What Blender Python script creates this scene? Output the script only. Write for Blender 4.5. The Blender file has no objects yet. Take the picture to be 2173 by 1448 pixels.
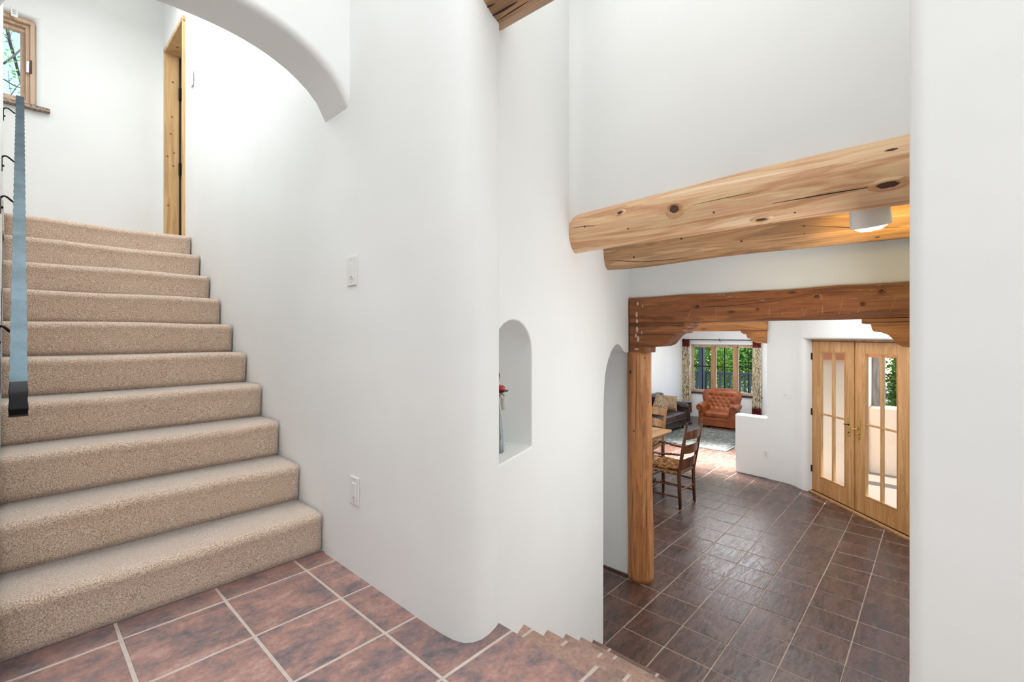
import bpy, bmesh, math, random
from mathutils import Vector, Matrix
random.seed(7)
scene = bpy.context.scene
COL = scene.collection
PI = math.pi

# ------------------------------------------------------------------ camera, world, lights, exposure
EYE = 2.1254                      # eye height above the lower floor
LZ = 1.1028                       # landing height
YAW = 0.7462                      # angle between view direction and +X
cam_d = bpy.data.cameras.new('camera')
cam = bpy.data.objects.new('camera', cam_d)
COL.objects.link(cam)
cam.location = (0, 0, EYE)
cam.rotation_euler = (PI/2, 0, YAW - PI/2)
cam_d.sensor_width = 36
cam_d.lens = 36*983.3/2173
cam_d.shift_y = -12.0/2173
cam_d.clip_start = 0.02
cam_d.clip_end = 300
scene.camera = cam

w = bpy.data.worlds.new('world'); scene.world = w
w.use_nodes = True
nt = w.node_tree
sky = nt.nodes.new('ShaderNodeTexSky')
sky.sky_type = 'NISHITA'
sky.sun_disc = False
sky.sun_elevation = math.radians(48)
sky.sun_rotation = math.radians(70)
sky.air_density = 1.0
sky.dust_density = 0.3; sky.ozone_density = 3.0
bg = nt.nodes['Background']
nt.links.new(sky.outputs[0], bg.inputs[0])
bg.inputs[1].default_value = 0.5

SUN_AZ = Vector((0.30, -0.954, 0)).normalized()     # horizontal direction towards the sun
SUN_EL = math.radians(62)
sd = bpy.data.lights.new('sun', 'SUN'); sd.energy = 6.5; sd.angle = 0.009; sd.color = (1, .96, .9)
so = bpy.data.objects.new('sun', sd); COL.objects.link(so)
tos = Vector((SUN_AZ.x*math.cos(SUN_EL), SUN_AZ.y*math.cos(SUN_EL), math.sin(SUN_EL)))
so.rotation_euler = tos.to_track_quat('Z', 'Y').to_euler()
so.location = (5, -5, 12)

def area(name, loc, aim, sx, sy, power, color=(1, 1, 1)):
    d = bpy.data.lights.new(name, 'AREA'); d.shape = 'RECTANGLE'; d.size = sx; d.size_y = sy
    d.energy = power; d.color = color
    o = bpy.data.objects.new(name, d); COL.objects.link(o)
    o.location = loc
    o.rotation_euler = (Vector(loc)-Vector(aim)).to_track_quat('Z', 'Y').to_euler()
    return o
COOL = (.94, .98, 1.0)
area('side_fill', (0.0, -1.45, 2.5), (0.45, 2.8, 1.2), 2.4, 2.2, 27, COOL)  # added fill behind the camera for arch, risers and stairs; no window there
area('overhead_fill_landing', (-0.7, 0.5, 4.2), (-0.7, 0.5, 0), 3.0, 2.4, 36, COOL)  # unseen fill under the landing ceiling, which has no opening
area('overhead_fill_hall', (1.2, 0.75, 4.2), (1.3, 0.75, 0), 1.2, 1.3, 10, COOL)  # added overhead light for the bright upper wall
area('overhead_fill_stair', (0.45, 3.5, 5.35), (0.45, 3.0, 2.0), 0.9, 2.6, 38, COOL)  # fill added below the closed stair hall ceiling, for the carpeted treads
area('upper_hall_fill', (-1.8, 5.0, 4.4), (1.0, 4.6, 3.8), 0.9, 1.2, 10, COOL)  # extra light put inside the upper hall; no window on that side
area('hallway_fill', (5.3, 1.0, 2.76), (5.3, 1.0, 0), 2.6, 1.6, 50, COOL)  # soft fill added below the closed hallway ceiling
area('passage_fill', (2.6, 3.0, 1.88), (2.6, 3.0, 0), 0.5, 0.5, 8, COOL)  # unseen fill in the passage, without any fixture
area('dining_fill', (5.6, 4.85, 1.6), (5.8, 2.0, 0.8), 2.2, 1.4, 34, COOL)  # invented soft light for the dining side; its wall has no window
area('living_fill', (10.2, 3.1, 2.56), (10.2, 3.1, 0), 1.8, 1.6, 60, COOL)  # added ceiling fill for the living room furniture end
sk = area('floor_patch_fill', (8.16, 2.85, 2.59), (8.16, 2.85, 0), 0.8, 1.4, 160, COOL); sk.data.spread = math.radians(50)  # narrow light added to whiten the sunny floor patch
area('stair_high_fill', (-.03, 3.2, 4.6), (1.0, 3.0, 2.6), 1.0, 1.8, 29, COOL)  # light added high on the solid left stair wall, above the view
area('lower_stair_fill', (2.5, 0.07, 1.6), (2.4, 2.0, 1.3), 1.3, 1.6, 22, COOL)  # added fill beside the tiled flight, to lift its side wall

scene.view_settings.view_transform = 'Standard'
scene.view_settings.look = 'None'
scene.view_settings.gamma = 1
scene.view_settings.use_curve_mapping = False
scene.view_settings.exposure = 0.12

# ------------------------------------------------------------------ materials
def mat(name, color, rough=.6, metallic=0, spec=.5):
    m = bpy.data.materials.new(name); m.use_nodes = True
    b = m.node_tree.nodes['Principled BSDF']
    b.inputs['Base Color'].default_value = (*color, 1)
    b.inputs['Roughness'].default_value = rough
    b.inputs['Metallic'].default_value = metallic
    b.inputs['Specular IOR Level'].default_value = spec
    return m
class NT:
    """small node helper"""
    def __init__(s, m): s.t = m.node_tree; s.b = s.t.nodes['Principled BSDF']
    def n(s, kind, **kw):
        nd = s.t.nodes.new(kind)
        for k, v in kw.items():
            if k in nd.inputs: nd.inputs[k].default_value = v
            else: setattr(nd, k, v)
        return nd
    def l(s, a, b): s.t.links.new(a, b)
    def coords(s, kind='Object', scale=(1, 1, 1), rand=0):
        if kind == 'World': src = s.n('ShaderNodeNewGeometry').outputs['Position']
        else: src = s.n('ShaderNodeTexCoord').outputs[kind]
        mp = s.n('ShaderNodeMapping'); mp.inputs['Scale'].default_value = scale
        if rand:
            oi = s.n('ShaderNodeObjectInfo')
            ml = s.n('ShaderNodeMath', operation='MULTIPLY'); ml.inputs[1].default_value = rand
            s.l(oi.outputs['Random'], ml.inputs[0])
            ad = s.n('ShaderNodeVectorMath', operation='ADD')
            s.l(src, ad.inputs[0]); s.l(ml.outputs[0], ad.inputs[1]); s.l(ad.outputs[0], mp.inputs['Vector'])
        else: s.l(src, mp.inputs['Vector'])
        return mp.outputs[0]
    def noise(s, vec, scale, detail=4, rough=.5, dist=0):
        nd = s.n('ShaderNodeTexNoise', Scale=scale, Detail=detail, Roughness=rough, Distortion=dist)
        s.l(vec, nd.inputs['Vector']); return nd.outputs['Fac']
    def ramp(s, fac, stops):
        r = s.n('ShaderNodeValToRGB'); e = r.color_ramp.elements
        while len(e) < len(stops): e.new(.5)
        for i, (p, c) in enumerate(stops):
            e[i].position = p; e[i].color = (*c, 1) if len(c) == 3 else c
        s.l(fac, r.inputs[0]); return r.outputs[0]
    def mix(s, fac, a, b, mode='MIX'):
        m = s.n('ShaderNodeMix', data_type='RGBA', blend_type=mode)
        for sock, v in ((m.inputs[0], fac), (m.inputs[6], a), (m.inputs[7], b)):
            if hasattr(v, 'default_value'): s.l(v, sock)
            elif isinstance(v, (int, float)): sock.default_value = v
            else: sock.default_value = (*v, 1)
        return m.outputs[2]
    def bump(s, h, strength=.3, dist=.01, prev=None):
        b = s.n('ShaderNodeBump', Strength=strength, Distance=dist); s.l(h, b.inputs['Height'])
        if prev is not None: s.l(prev, b.inputs['Normal'])
        return b.outputs[0]
    def col(s, c): s.l(c, s.b.inputs['Base Color'])
    def nor(s, c): s.l(c, s.b.inputs['Normal'])
    def rgh(s, c): s.l(c, s.b.inputs['Roughness'])

def plaster(name, base):
    m = mat(name, base, .85, spec=.25); k = NT(m)
    v = k.coords('World')
    f = k.noise(v, 1.4, 3)
    k.col(k.ramp(f, [(.3, tuple(c*.97 for c in base)), (.7, tuple(min(1, c*1.02) for c in base))]))
    b1 = k.bump(k.noise(v, 3.2, 2), .35, .02)
    k.nor(k.bump(k.noise(v, 60, 3), .06, .002, b1))
    return m
PLASTER = plaster('white_plaster', (.855, .86, .845))
CEIL = plaster('ceiling_plaster', (.86, .865, .85))
STUCCO = plaster('salmon_stucco', (.90, .73, .56))

def slate(name, cols, rough, bumpy, spec=.5, scale=1.0, ridge=1.0):
    m = mat(name, cols[1], rough, spec=spec); k = NT(m)
    v = k.coords('World', (4.2*scale*ridge, 6.2*scale, 3.4), rand=37.0)
    n1 = k.noise(v, 2.0, 9, .68, .35)
    c1 = k.ramp(n1, [(.34, cols[0]), (.45, cols[1]), (.55, cols[2]), (.68, cols[3])])
    v2 = k.coords('World', (1, 1, 1), rand=11.0)
    n2 = k.noise(v2, 60, 5, .7)
    c2 = k.mix(.35, c1, k.ramp(n2, [(.3, (.22, .22, .22)), (.7, (.82, .82, .82))]), 'OVERLAY')
    oi = k.n('ShaderNodeObjectInfo')
    c3 = k.mix(.5, c2, k.ramp(oi.outputs['Random'], [(0, (.38, .38, .40)), (1, (.64, .59, .57))]), 'OVERLAY')
    k.col(c3)
    v3 = k.coords('World', (1.3, 6.0, 1), rand=23.0)
    rg = k.noise(v3, 4.0, 9, .62, .5)
    pp_ = k.n('ShaderNodeMath', operation='PINGPONG'); k.l(rg, pp_.inputs[0]); pp_.inputs[1].default_value = .11
    k.nor(k.bump(n2, .10*bumpy, .002, k.bump(pp_.outputs[0], .8*bumpy*ridge, .010, k.bump(rg, .30*bumpy, .012))))
    rr = k.n('ShaderNodeMapRange'); k.l(n1, rr.inputs[0]); rr.inputs[3].default_value = rough-.06; rr.inputs[4].default_value = rough+.10
    k.rgh(rr.outputs[0])
    return m
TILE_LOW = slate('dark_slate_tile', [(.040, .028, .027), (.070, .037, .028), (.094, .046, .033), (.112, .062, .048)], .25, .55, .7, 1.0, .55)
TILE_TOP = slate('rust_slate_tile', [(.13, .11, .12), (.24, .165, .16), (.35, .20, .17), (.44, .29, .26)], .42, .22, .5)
TILE_TREAD = slate('tan_slate_tile', [(.24, .17, .15), (.33, .215, .17), (.40, .26, .20), (.44, .31, .26)], .5, .5, .4)
TILE_STEP = slate('brown_slate_tile', [(.10, .065, .052), (.15, .09, .07), (.20, .115, .085), (.24, .15, .12)], .5, .4, .4)
def grout(name, c):
    m = mat(name, c, .9); k = NT(m)
    v = k.coords('World'); n = k.noise(v, 30, 4)
    k.col(k.ramp(n, [(.3, tuple(x*.85 for x in c)), (.7, c)])); k.nor(k.bump(n, .2, .003)); return m
GROUT_LOW = grout('brown_grout', (.42, .33, .26))
GROUT_TOP = grout('pale_grout', (.62, .52, .46))

CARPET = mat('beige_carpet', (.42, .33, .27), .95, spec=.1); k = NT(CARPET)
v = k.coords('World'); n1 = k.noise(v, 260, 3, .75); n2 = k.noise(v, 110, 3, .6); n3 = k.noise(v, 5, 4)
c = k.ramp(n1, [(.38, (.40, .26, .18)), (.50, (.76, .575, .45)), (.62, (.98, .86, .75))])
c = k.mix(.5, c, k.ramp(n3, [(.3, (.46, .42, .40)), (.7, (.56, .52, .48))]), 'OVERLAY')
k.col(c); k.nor(k.bump(n2, .6, .010, k.bump(n1, .6, .006)))
CARPET.node_tree.nodes['Principled BSDF'].inputs['Sheen Weight'].default_value = 1.0
CARPET.node_tree.nodes['Principled BSDF'].inputs['Sheen Roughness'].default_value = .35

def wood(name, dark, mid, light, axis='Y', rough=.45, grain=1.0, knots=0.0, scale=1.0, coord='Object', paint=0.0, worn=None):
    m = mat(name, mid, rough, spec=.4); k = NT(m)
    a = 'XYZ'.index(axis)
    sc = [9.0*scale]*3; sc[a] = .7*scale
    v = k.coords(coord, tuple(sc), rand=17.0)
    n1 = k.noise(v, 1.0, 4, .5, .7)
    sc2 = [60.0*scale]*3; sc2[a] = 1.6*scale
    n2 = k.noise(k.coords(coord, tuple(sc2), rand=5.0), 1.0, 3, .6)
    wv = k.n('ShaderNodeMath', operation='MULTIPLY'); k.l(n1, wv.inputs[0]); wv.inputs[1].default_value = 7.0
    fr = k.n('ShaderNodeMath', operation='PINGPONG'); k.l(wv.outputs[0], fr.inputs[0]); fr.inputs[1].default_value = .5
    rings = k.ramp(fr.outputs[0], [(0, (0, 0, 0)), (.5, (1, 1, 1))])
    c1 = k.ramp(n1, [(.32, dark), (.5, mid), (.68, light)])
    c2 = k.mix(.20*grain, c1, rings, 'OVERLAY')
    c3 = k.mix(.30*grain, c2, k.ramp(n2, [(.3, (.25, .25, .25)), (.7, (.75, .75, .75))]), 'OVERLAY')
    if knots:
        sk = [5.5*scale]*3; sk[a] = 2.2*scale
        vk = k.coords(coord, tuple(sk), rand=9.0)
        vo = k.n('ShaderNodeTexVoronoi', Scale=1.0); k.l(vk, vo.inputs['Vector'])
        kf = k.ramp(vo.outputs['Distance'], [(0.05, (1, 1, 1)), (.14, (0, 0, 0))])
        kn = k.n('ShaderNodeMath', operation='MULTIPLY'); k.l(kf, kn.inputs[0]); kn.inputs[1].default_value = knots
        c3 = k.mix(kn.outputs[0], c3, tuple(x*.30 for x in dark))
    if paint:   # dried pale drips and scuffs on the timber face
        sp = [26.0]*3; sp[a] = 9.0
        npn = k.noise(k.coords(coord, tuple(sp), rand=3.0), 1.0, 5, .65, 1.5)
        pf = k.ramp(npn, [(.66, (0, 0, 0)), (.70, (paint, paint, paint))])
        c3 = k.mix(pf, c3, (.75, .62, .52))
    k.col(c3)
    k.nor(k.bump(n2, .25*grain, .004, k.bump(n1, .4*grain, .02)))
    return m
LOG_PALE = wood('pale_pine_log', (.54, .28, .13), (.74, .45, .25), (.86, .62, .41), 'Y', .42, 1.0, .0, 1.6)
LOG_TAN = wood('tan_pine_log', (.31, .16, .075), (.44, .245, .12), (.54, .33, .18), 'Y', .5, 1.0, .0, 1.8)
LOG_POST = wood('orange_pine_log', (.40, .155, .055), (.52, .22, .08), (.60, .30, .13), 'Z', .5, .9, .0, 2.4)
TIMBER = wood('dark_stained_timber', (.15, .048, .018), (.27, .092, .030), (.38, .145, .050), 'Y', .45, 1.1, .8, 1.6, paint=.5)
TIMBER_O = wood('orange_timber', (.30, .11, .035), (.46, .19, .06), (.56, .26, .09), 'Y', .5, 1.0, .6)
DOORWOOD = wood('oak_door_wood', (.46, .225, .08), (.54, .275, .10), (.60, .335, .14), 'Z', .4, .7, 0, 1.6)
TRIMWOOD = wood('pale_pine_trim', (.50, .29, .12), (.62, .385, .175), (.70, .46, .23), 'Z', .45, .7, .0)
WINWOOD = wood('pink_pine_window', (.46, .30, .19), (.60, .42, .29), (.70, .52, .38), 'Z', .45, .7, 0)
CHAIRWOOD = wood('brown_chair_wood', (.055, .020, .009), (.115, .042, .018), (.20, .080, .034), 'Z', .32, 1, 0)
TABLEWOOD = wood('honey_table_wood', (.42, .20, .06), (.58, .30, .10), (.68, .40, .16), 'X', .25, .8, 0)
DARKWOOD = wood('black_brown_wood', (.02, .015, .012), (.035, .025, .02), (.06, .042, .035), 'Z', .4, 1, 0)
GREYWOOD = wood('weathered_grey_post', (.18, .175, .17), (.30, .29, .28), (.42, .41, .40), 'Z', .8, 1.4, 0)
RAILPAINT = mat('blue_grey_painted_wood', (.045, .052, .060), .6)
KNOT = mat('dark_knot', (.085, .035, .018), .6); KNOT2 = mat('brown_knot', (.22, .10, .045), .5)
CRACK = mat('crack_dark', (.03, .018, .012), .8)
LEATHER = mat('rust_leather', (.30, .088, .028), .42); k = NT(LEATHER)
v = k.coords('Object'); n = k.noise(v, 7, 4); k.col(k.ramp(n, [(.3, (.20, .045, .010)), (.7, (.34, .092, .024))])); k.nor(k.bump(k.noise(v, 120, 3), .15, .003))
SOFA = mat('black_brown_leather', (.035, .024, .022), .30); k = NT(SOFA)
v = k.coords('Object'); n = k.noise(v, 5, 4); k.col(k.ramp(n, [(.3, (.022, .015, .014)), (.7, (.055, .038, .034))])); k.nor(k.bump(n, .3, .02))
def fabric(name, a, b, scale, stretch=(1, 1, 1), sharp=.05, off=0):
    m = mat(name, a, .9, spec=.2); k = NT(m); v = k.coords('Object', stretch)
    n = k.noise(v, scale, 2, .5, .4)
    k.col(k.ramp(n, [(.5-sharp-off, a), (.5+sharp-off, b)])); k.nor(k.bump(k.noise(v, scale*4, 2), .3, .003)); return m
CURTAIN = fabric('cream_and_black_curtain', (.09, .06, .04), (.72, .62, .44), 16, (3.2, 5, 1.0), .03, .06)
BURGUNDY = fabric('burgundy_cloth', (.12, .018, .014), (.19, .035, .025), 8)
PILLOW1 = fabric('brown_check_cloth', (.13, .08, .045), (.40, .31, .20), 60, (1, 1, 1), .04)
PILLOW2 = fabric('tan_knit_cloth', (.20, .125, .07), (.34, .23, .14), 30, (1, 4, 1), .06)
RUG = mat('grey_green_rug', (.16, .17, .16), .95, spec=.1); k = NT(RUG)
v = k.coords('World', (1, 1, 1)); n = k.noise(v, 13, 6, .75); n2 = k.noise(v, 40, 3)
c = k.ramp(n, [(.38, (.075, .09, .085)), (.52, (.15, .155, .14)), (.66, (.31, .29, .24))])
k.col(k.mix(.4, c, k.ramp(n2, [(.3, (.3, .3, .3)), (.7, (.7, .7, .7))]), 'OVERLAY')); k.nor(k.bump(k.noise(v, 200, 2), .5, .005))
RUSH = mat('rush_weave', (.30, .17, .07), .75); k = NT(RUSH)
v = k.coords('Object'); wv = k.n('ShaderNodeTexWave', Scale=42.0, Distortion=1.5); k.l(v, wv.inputs['Vector'])
k.col(k.ramp(wv.outputs['Fac'], [(.2, (.14, .07, .03)), (.8, (.42, .25, .11))])); k.nor(k.bump(wv.outputs['Fac'], .6, .006))
SEATCLOTH = fabric('rust_patterned_cushion', (.12, .045, .015), (.48, .24, .09), 28, (1, 1, 1), .06)
IRON = mat('black_iron', (.012, .012, .013), .45, .8)
STEEL = mat('hammered_blue_steel', (.09, .13, .15), .42, .6); k = NT(STEEL)
v = k.coords('Object'); n = k.noise(v, 9, 4); k.col(k.ramp(n, [(.35, (.026, .050, .065)), (.65, (.062, .104, .128))])); k.nor(k.bump(k.noise(v, 60, 3), .15, .003))
BRASS = mat('polished_brass', (.72, .50, .17), .18, 1.0)
BRONZE = mat('dark_bronze', (.05, .035, .028), .4, .7)
CHROME = mat('chrome', (.75, .76, .78), .2, 1)
WHITEPL = mat('white_plastic', (.82, .82, .80), .35)
IVORY = mat('ivory_plastic', (.74, .73, .70), .4)
GREYPL = mat('grey_slot', (.30, .30, .29), .5)
STONE = fabric('speckled_granite', (.20, .14, .11), (.42, .34, .28), 60, (1, 1, 1), .1)
DECK = wood('pink_red_deck_board', (.30, .155, .13), (.38, .20, .165), (.46, .27, .22), 'Y', .8, .6, 0)
TERRA = mat('orange_stained_beam', (.62, .22, .09), .6)
CONC = grout('outdoor_ground', (.30, .25, .19))
TOPGLOSS = mat('glossy_table_top', (.16, .15, .14), .12)
BLACK = mat('black_gasket', (.015, .013, .012), .6)
LAMPW = mat('white_lamp_metal', (.80, .79, .76), .4)
GLOW = mat('lamp_glow', (1, .93, .8), .5)
GLOW.node_tree.nodes['Principled BSDF'].inputs['Emission Color'].default_value = (1, .90, .70, 1)
GLOW.node_tree.nodes['Principled BSDF'].inputs['Emission Strength'].default_value = 9
CANDLE = mat('red_candle_wax', (.42, .022, .03), .35)
CLAY = mat('grey_glazed_clay', (.16, .20, .205), .5); k = NT(CLAY)
v = k.coords('Object', (30, 30, 5)); n = k.noise(v, 1.2, 4, .6, .8); k.col(k.ramp(n, [(.35, (.03, .05, .06)), (.5, (.17, .22, .23)), (.66, (.42, .45, .43))]))
CLAYW = mat('pale_clay', (.55, .53, .48), .6)
SKIN = mat('painted_clay_face', (.40, .24, .16), .6)
BLUEWOOD = mat('light_grey_door_edge', (.34, .36, .36), .5)
GLASS = bpy.data.materials.new('window_glass'); GLASS.use_nodes = True
t = GLASS.node_tree; t.nodes.remove(t.nodes['Principled BSDF'])
tr = t.nodes.new('ShaderNodeBsdfTransparent'); tr.inputs[0].default_value = (.96, .98, .98, 1)
gl = t.nodes.new('ShaderNodeBsdfGlossy'); gl.inputs['Roughness'].default_value = .01
lw = t.nodes.new('ShaderNodeLayerWeight'); lw.inputs[0].default_value = .5
fr = t.nodes.new('ShaderNodeMath'); fr.operation = 'POWER'; fr.inputs[1].default_value = 4.0; t.links.new(lw.outputs['Facing'], fr.inputs[0])
mx = t.nodes.new('ShaderNodeMixShader')
t.links.new(fr.outputs[0], mx.inputs[0]); t.links.new(tr.outputs[0], mx.inputs[1]); t.links.new(gl.outputs[0], mx.inputs[2])
t.links.new(mx.outputs[0], t.nodes['Material Output'].inputs[0])
def leafmat(name, a, b):
    m = mat(name, a, .6); k = NT(m)
    n = k.noise(k.coords('World'), 5.5, 3)
    k.col(k.ramp(n, [(.35, a), (.65, b)]))
    tn = k.n('ShaderNodeBsdfTranslucent'); tn.inputs[0].default_value = (*[x*1.3 for x in b], 1)
    mx = k.n('ShaderNodeMixShader'); mx.inputs[0].default_value = .35
    k.l(k.b.outputs[0], mx.inputs[1]); k.l(tn.outputs[0], mx.inputs[2])
    k.l(mx.outputs[0], k.t.nodes['Material Output'].inputs[0]); return m
LEAF_A = leafmat('yellow_green_leaves', (.22, .36, .05), (.52, .66, .12))
LEAF_B = leafmat('mid_green_leaves', (.09, .23, .04), (.28, .48, .10))
BARK = mat('grey_brown_bark', (.09, .07, .06), .85)

# ------------------------------------------------------------------ mesh helpers
def tag(o, label=None, cat=None, group=None, kind=None):
    if label: o['label'] = label
    if cat: o['category'] = cat
    if group: o['group'] = group
    if kind: o['kind'] = kind
    return o
def empty(name, loc=(0, 0, 0), rz=0):
    o = bpy.data.objects.new(name, None); COL.objects.link(o); o.location = loc; o.rotation_euler = (0, 0, rz)
    o.empty_display_size = .1
    return o
class MB:
    """collects geometry, then links it as one mesh object"""
    def __init__(s): s.v = []; s.f = []
    def add(s, vs, fs, M=None):
        n = len(s.v)
        s.v += [tuple(M @ Vector(p)) if M is not None else tuple(p) for p in vs]
        s.f += [tuple(i+n for i in q) for q in fs]; return s
    def box(s, x0, x1, y0, y1, z0, z1, M=None):
        vs = [(x, y, z) for z in (z0, z1) for y in (y0, y1) for x in (x0, x1)]
        return s.add(vs, [(0, 2, 3, 1), (4, 5, 7, 6), (0, 1, 5, 4), (2, 6, 7, 3), (0, 4, 6, 2), (1, 3, 7, 5)], M)
    def prism(s, pts, to3, d0, d1, M=None):
        """pts: 2D outline; to3(a,b,d) -> 3D; extruded d0..d1"""
        n = len(pts)
        vs = [to3(a, b, d0) for a, b in pts]+[to3(a, b, d1) for a, b in pts]
        fs = [tuple(range(n-1, -1, -1)), tuple(range(n, 2*n))]+[(i, (i+1) % n, n+(i+1) % n, n+i) for i in range(n)]
        return s.add(vs, fs, M)
    def tube(s, pts, radii, n=10, M=None, flat=None):
        pts = [Vector(p) for p in pts]
        if not hasattr(radii, '__len__'): radii = [radii]*len(pts)
        rings = []; up = None
        for i, p in enumerate(pts):
            d = (pts[min(i+1, len(pts)-1)]-pts[max(i-1, 0)]).normalized()
            if up is None: up = d.orthogonal().normalized()
            up = (up-d*up.dot(d)).normalized(); sd_ = d.cross(up)
            rings.append([p+(up*math.cos(2*PI*j/n)+sd_*math.sin(2*PI*j/n))*radii[i] for j in range(n)])
        vs = [q for r in rings for q in r]; m = len(pts)
        fs = [(i*n+j, i*n+(j+1) % n, (i+1)*n+(j+1) % n, (i+1)*n+j) for i in range(m-1) for j in range(n)]
        fs += [tuple(range(n-1, -1, -1)), tuple((m-1)*n+j for j in range(n))]
        return s.add(vs, fs, M)
    def lathe(s, prof, n=20, M=None):
        vs = [(r*math.cos(2*PI*j/n), r*math.sin(2*PI*j/n), z) for r, z in prof for j in range(n)]; m = len(prof)
        fs = [(i*n+j, i*n+(j+1) % n, (i+1)*n+(j+1) % n, (i+1)*n+j) for i in range(m-1) for j in range(n)]
        fs += [tuple(range(n-1, -1, -1)), tuple((m-1)*n+j for j in range(n))]
        return s.add(vs, fs, M)
    def build(s, name, m, parent=None, smooth=False, bevel=0, seg=2, sub=0, wn=True, angle=35):
        me = bpy.data.meshes.new(name); me.from_pydata(s.v, [], s.f); me.update()
        bm = bmesh.new(); bm.from_mesh(me); bmesh.ops.recalc_face_normals(bm, faces=bm.faces); bm.to_mesh(me); bm.free()
        me.materials.append(m)
        if smooth or bevel: me.polygons.foreach_set('use_smooth', [True]*len(me.polygons))
        o = bpy.data.objects.new(name, me); COL.objects.link(o)
        if parent is not None: o.parent = parent
        if bevel:
            b = o.modifiers.new('bevel', 'BEVEL'); b.width = bevel; b.segments = seg; b.limit_method = 'ANGLE'; b.angle_limit = math.radians(angle)
            b.use_clamp_overlap = True
            b.harden_normals = True
        if sub:
            q = o.modifiers.new('sub', 'SUBSURF'); q.levels = sub; q.render_levels = sub
        return o
def bake(o):
    """apply modifiers into the mesh"""
    dg = bpy.context.evaluated_depsgraph_get()
    me = bpy.data.meshes.new_from_object(o.evaluated_get(dg)); o.modifiers.clear(); o.data = me
    return o
def cut(o, cutters):
    for c in cutters:
        b = o.modifiers.new('cut', 'BOOLEAN'); b.operation = 'DIFFERENCE'; b.solver = 'EXACT'; b.object = c
    bpy.context.view_layer.update(); bake(o)
    for c in cutters: bpy.data.objects.remove(c)
    o.data.polygons.foreach_set('use_smooth', [True]*len(o.data.polygons))
    return o
def soften(o, width=.03, seg=4, angle=40):
    b = o.modifiers.new('bevel', 'BEVEL'); b.width = width; b.segments = seg; b.limit_method = 'ANGLE'
    b.angle_limit = math.radians(angle); b.harden_normals = True; b.use_clamp_overlap = True
    return o
def copy_tree(o, parent=None):
    c = o.copy(); COL.objects.link(c)
    if parent is not None: c.parent = parent
    for ch in o.children: copy_tree(ch, c)
    return c
XY = lambda a, b, d: (a, b, d)
XZ = lambda a, b, d: (a, d, b)
YZ = lambda a, b, d: (d, a, b)

# ------------------------------------------------------------------ walls, ceilings
def wall_prism(name, pts, to3, d0, d1, r=.03, m=PLASTER, parent=None, cutters=()):
    o = MB().prism(pts, to3, d0, d1).build(name, m, parent, smooth=True)
    if cutters: cut(o, cutters)
    soften(o, r); o['kind'] = 'structure'
    return o
# pier between the two flights: rounded end facing the landing
pier = [(1.0, 2.13), (1.0, 1.32), (1.003, 1.25), (1.009, 1.20), (1.022, 1.163), (1.045, 1.142), (1.075, 1.133), (1.11, 1.134),
        (1.15, 1.143), (1.178, 1.153), (1.192, 1.166), (1.196, 1.185), (1.19, 1.21), (1.16, 1.28), (1.30, 1.70), (1.30, 2.13)]
wall_prism('wall_pier', pier, XY, 0.0, 4.3, .012)
# staircase side wall (diagonal) with the niche and the arched passage
SW0 = Vector((1.19, 1.190, 0)); SWD = Vector((1, .327, 0)).normalized(); SWN = Vector((-SWD.y, SWD.x, 0))
def swp(s_, z, d): p = SW0+SWD*s_+SWN*d; return (p.x, p.y, z)
def sx(X): return (X-1.19)/SWD.x
arch = [(2.778, 0), (2.782, .9), (2.788, 1.60), (2.800, 1.72), (2.83, 1.84), (2.88, 1.91), (2.95, 1.965), (3.03, 2.01), (3.12, 2.042), (3.216, 2.055),
        (3.31, 2.047), (3.40, 2.022), (3.48, 1.99), (3.56, 1.977), (3.70, 1.974)]
out = [(-.02, 0)]+[(sx(a), b) for a, b in arch]+[(sx(3.70), 4.3), (-.02, 4.3)]
nc = []
nl, nr_, zs = 1.185, 1.541, 1.642
nc = [(sx(nl), zs), (sx(nr_), zs), (sx(nr_), 2.05)]
for i in range(1, 12):
    a = PI*i/12; nc.append((sx((nl+nr_)/2+math.cos(a)*(nr_-nl)/2), 2.05+math.sin(a)*.137))
nc.append((sx(nl), 2.05))
ncut = MB().prism(nc, swp, -.05, .165).build('cutter', PLASTER)
wall_prism('wall_staircase', out, swp, 0, .22, .035, cutters=[ncut])
# wall beside the carpeted stair, with the doorway at its far end
wall_prism('wall_stair_right', [(2.10, .9), (4.72, .9), (4.72, 4.83), (5.415, 4.83), (5.415, .9), (5.75, .9), (5.75, 5.6), (2.10, 5.6)], YZ, 1.006, 1.15, .006)
# arched wall over the foot of the carpeted stair
ar = [(-.035, .9), (-.035, 3.10)]
for i in range(1, 24):
    t_ = -1+2*i/24; x = .4825+.5175*t_
    ar.append((x, 3.11+.25*(1-abs(t_)**2.3)**.62))
ar += [(1.012, 3.10), (1.04, 3.08), (1.04, .9), (1.1, .9), (1.1, 5.6), (-2.6, 5.6), (-2.6, .9)]
wall_prism('wall_arch', ar, XZ, 1.885, 2.135, .035)
wall_prism('wall_stair_left', [(2.0, .9), (4.70, .9), (4.70, 5.6), (2.0, 5.6)], YZ, -.20, -.035, .02)
wc = MB().box(-.60, .145, 5.2, 6.2, 4.02, 4.765).build('cutter', PLASTER)
wall_prism('wall_upper_far', [(-2.2, 2.7), (1.3, 2.7), (1.3, 5.6), (-2.2, 5.6)], XZ, 5.55, 5.85, .035, cutters=[wc])
wall_prism('wall_upper_left', [(4.0, 2.7), (5.9, 2.7), (5.9, 5.6), (4.0, 5.6)], YZ, -2.25, -2.1, .01)
wall_prism('wall_upper_back', [(-2.2, 2.7), (-.18, 2.7), (-.18, 5.6), (-2.2, 5.6)], XZ, 4.0, 4.15, .01)
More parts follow.
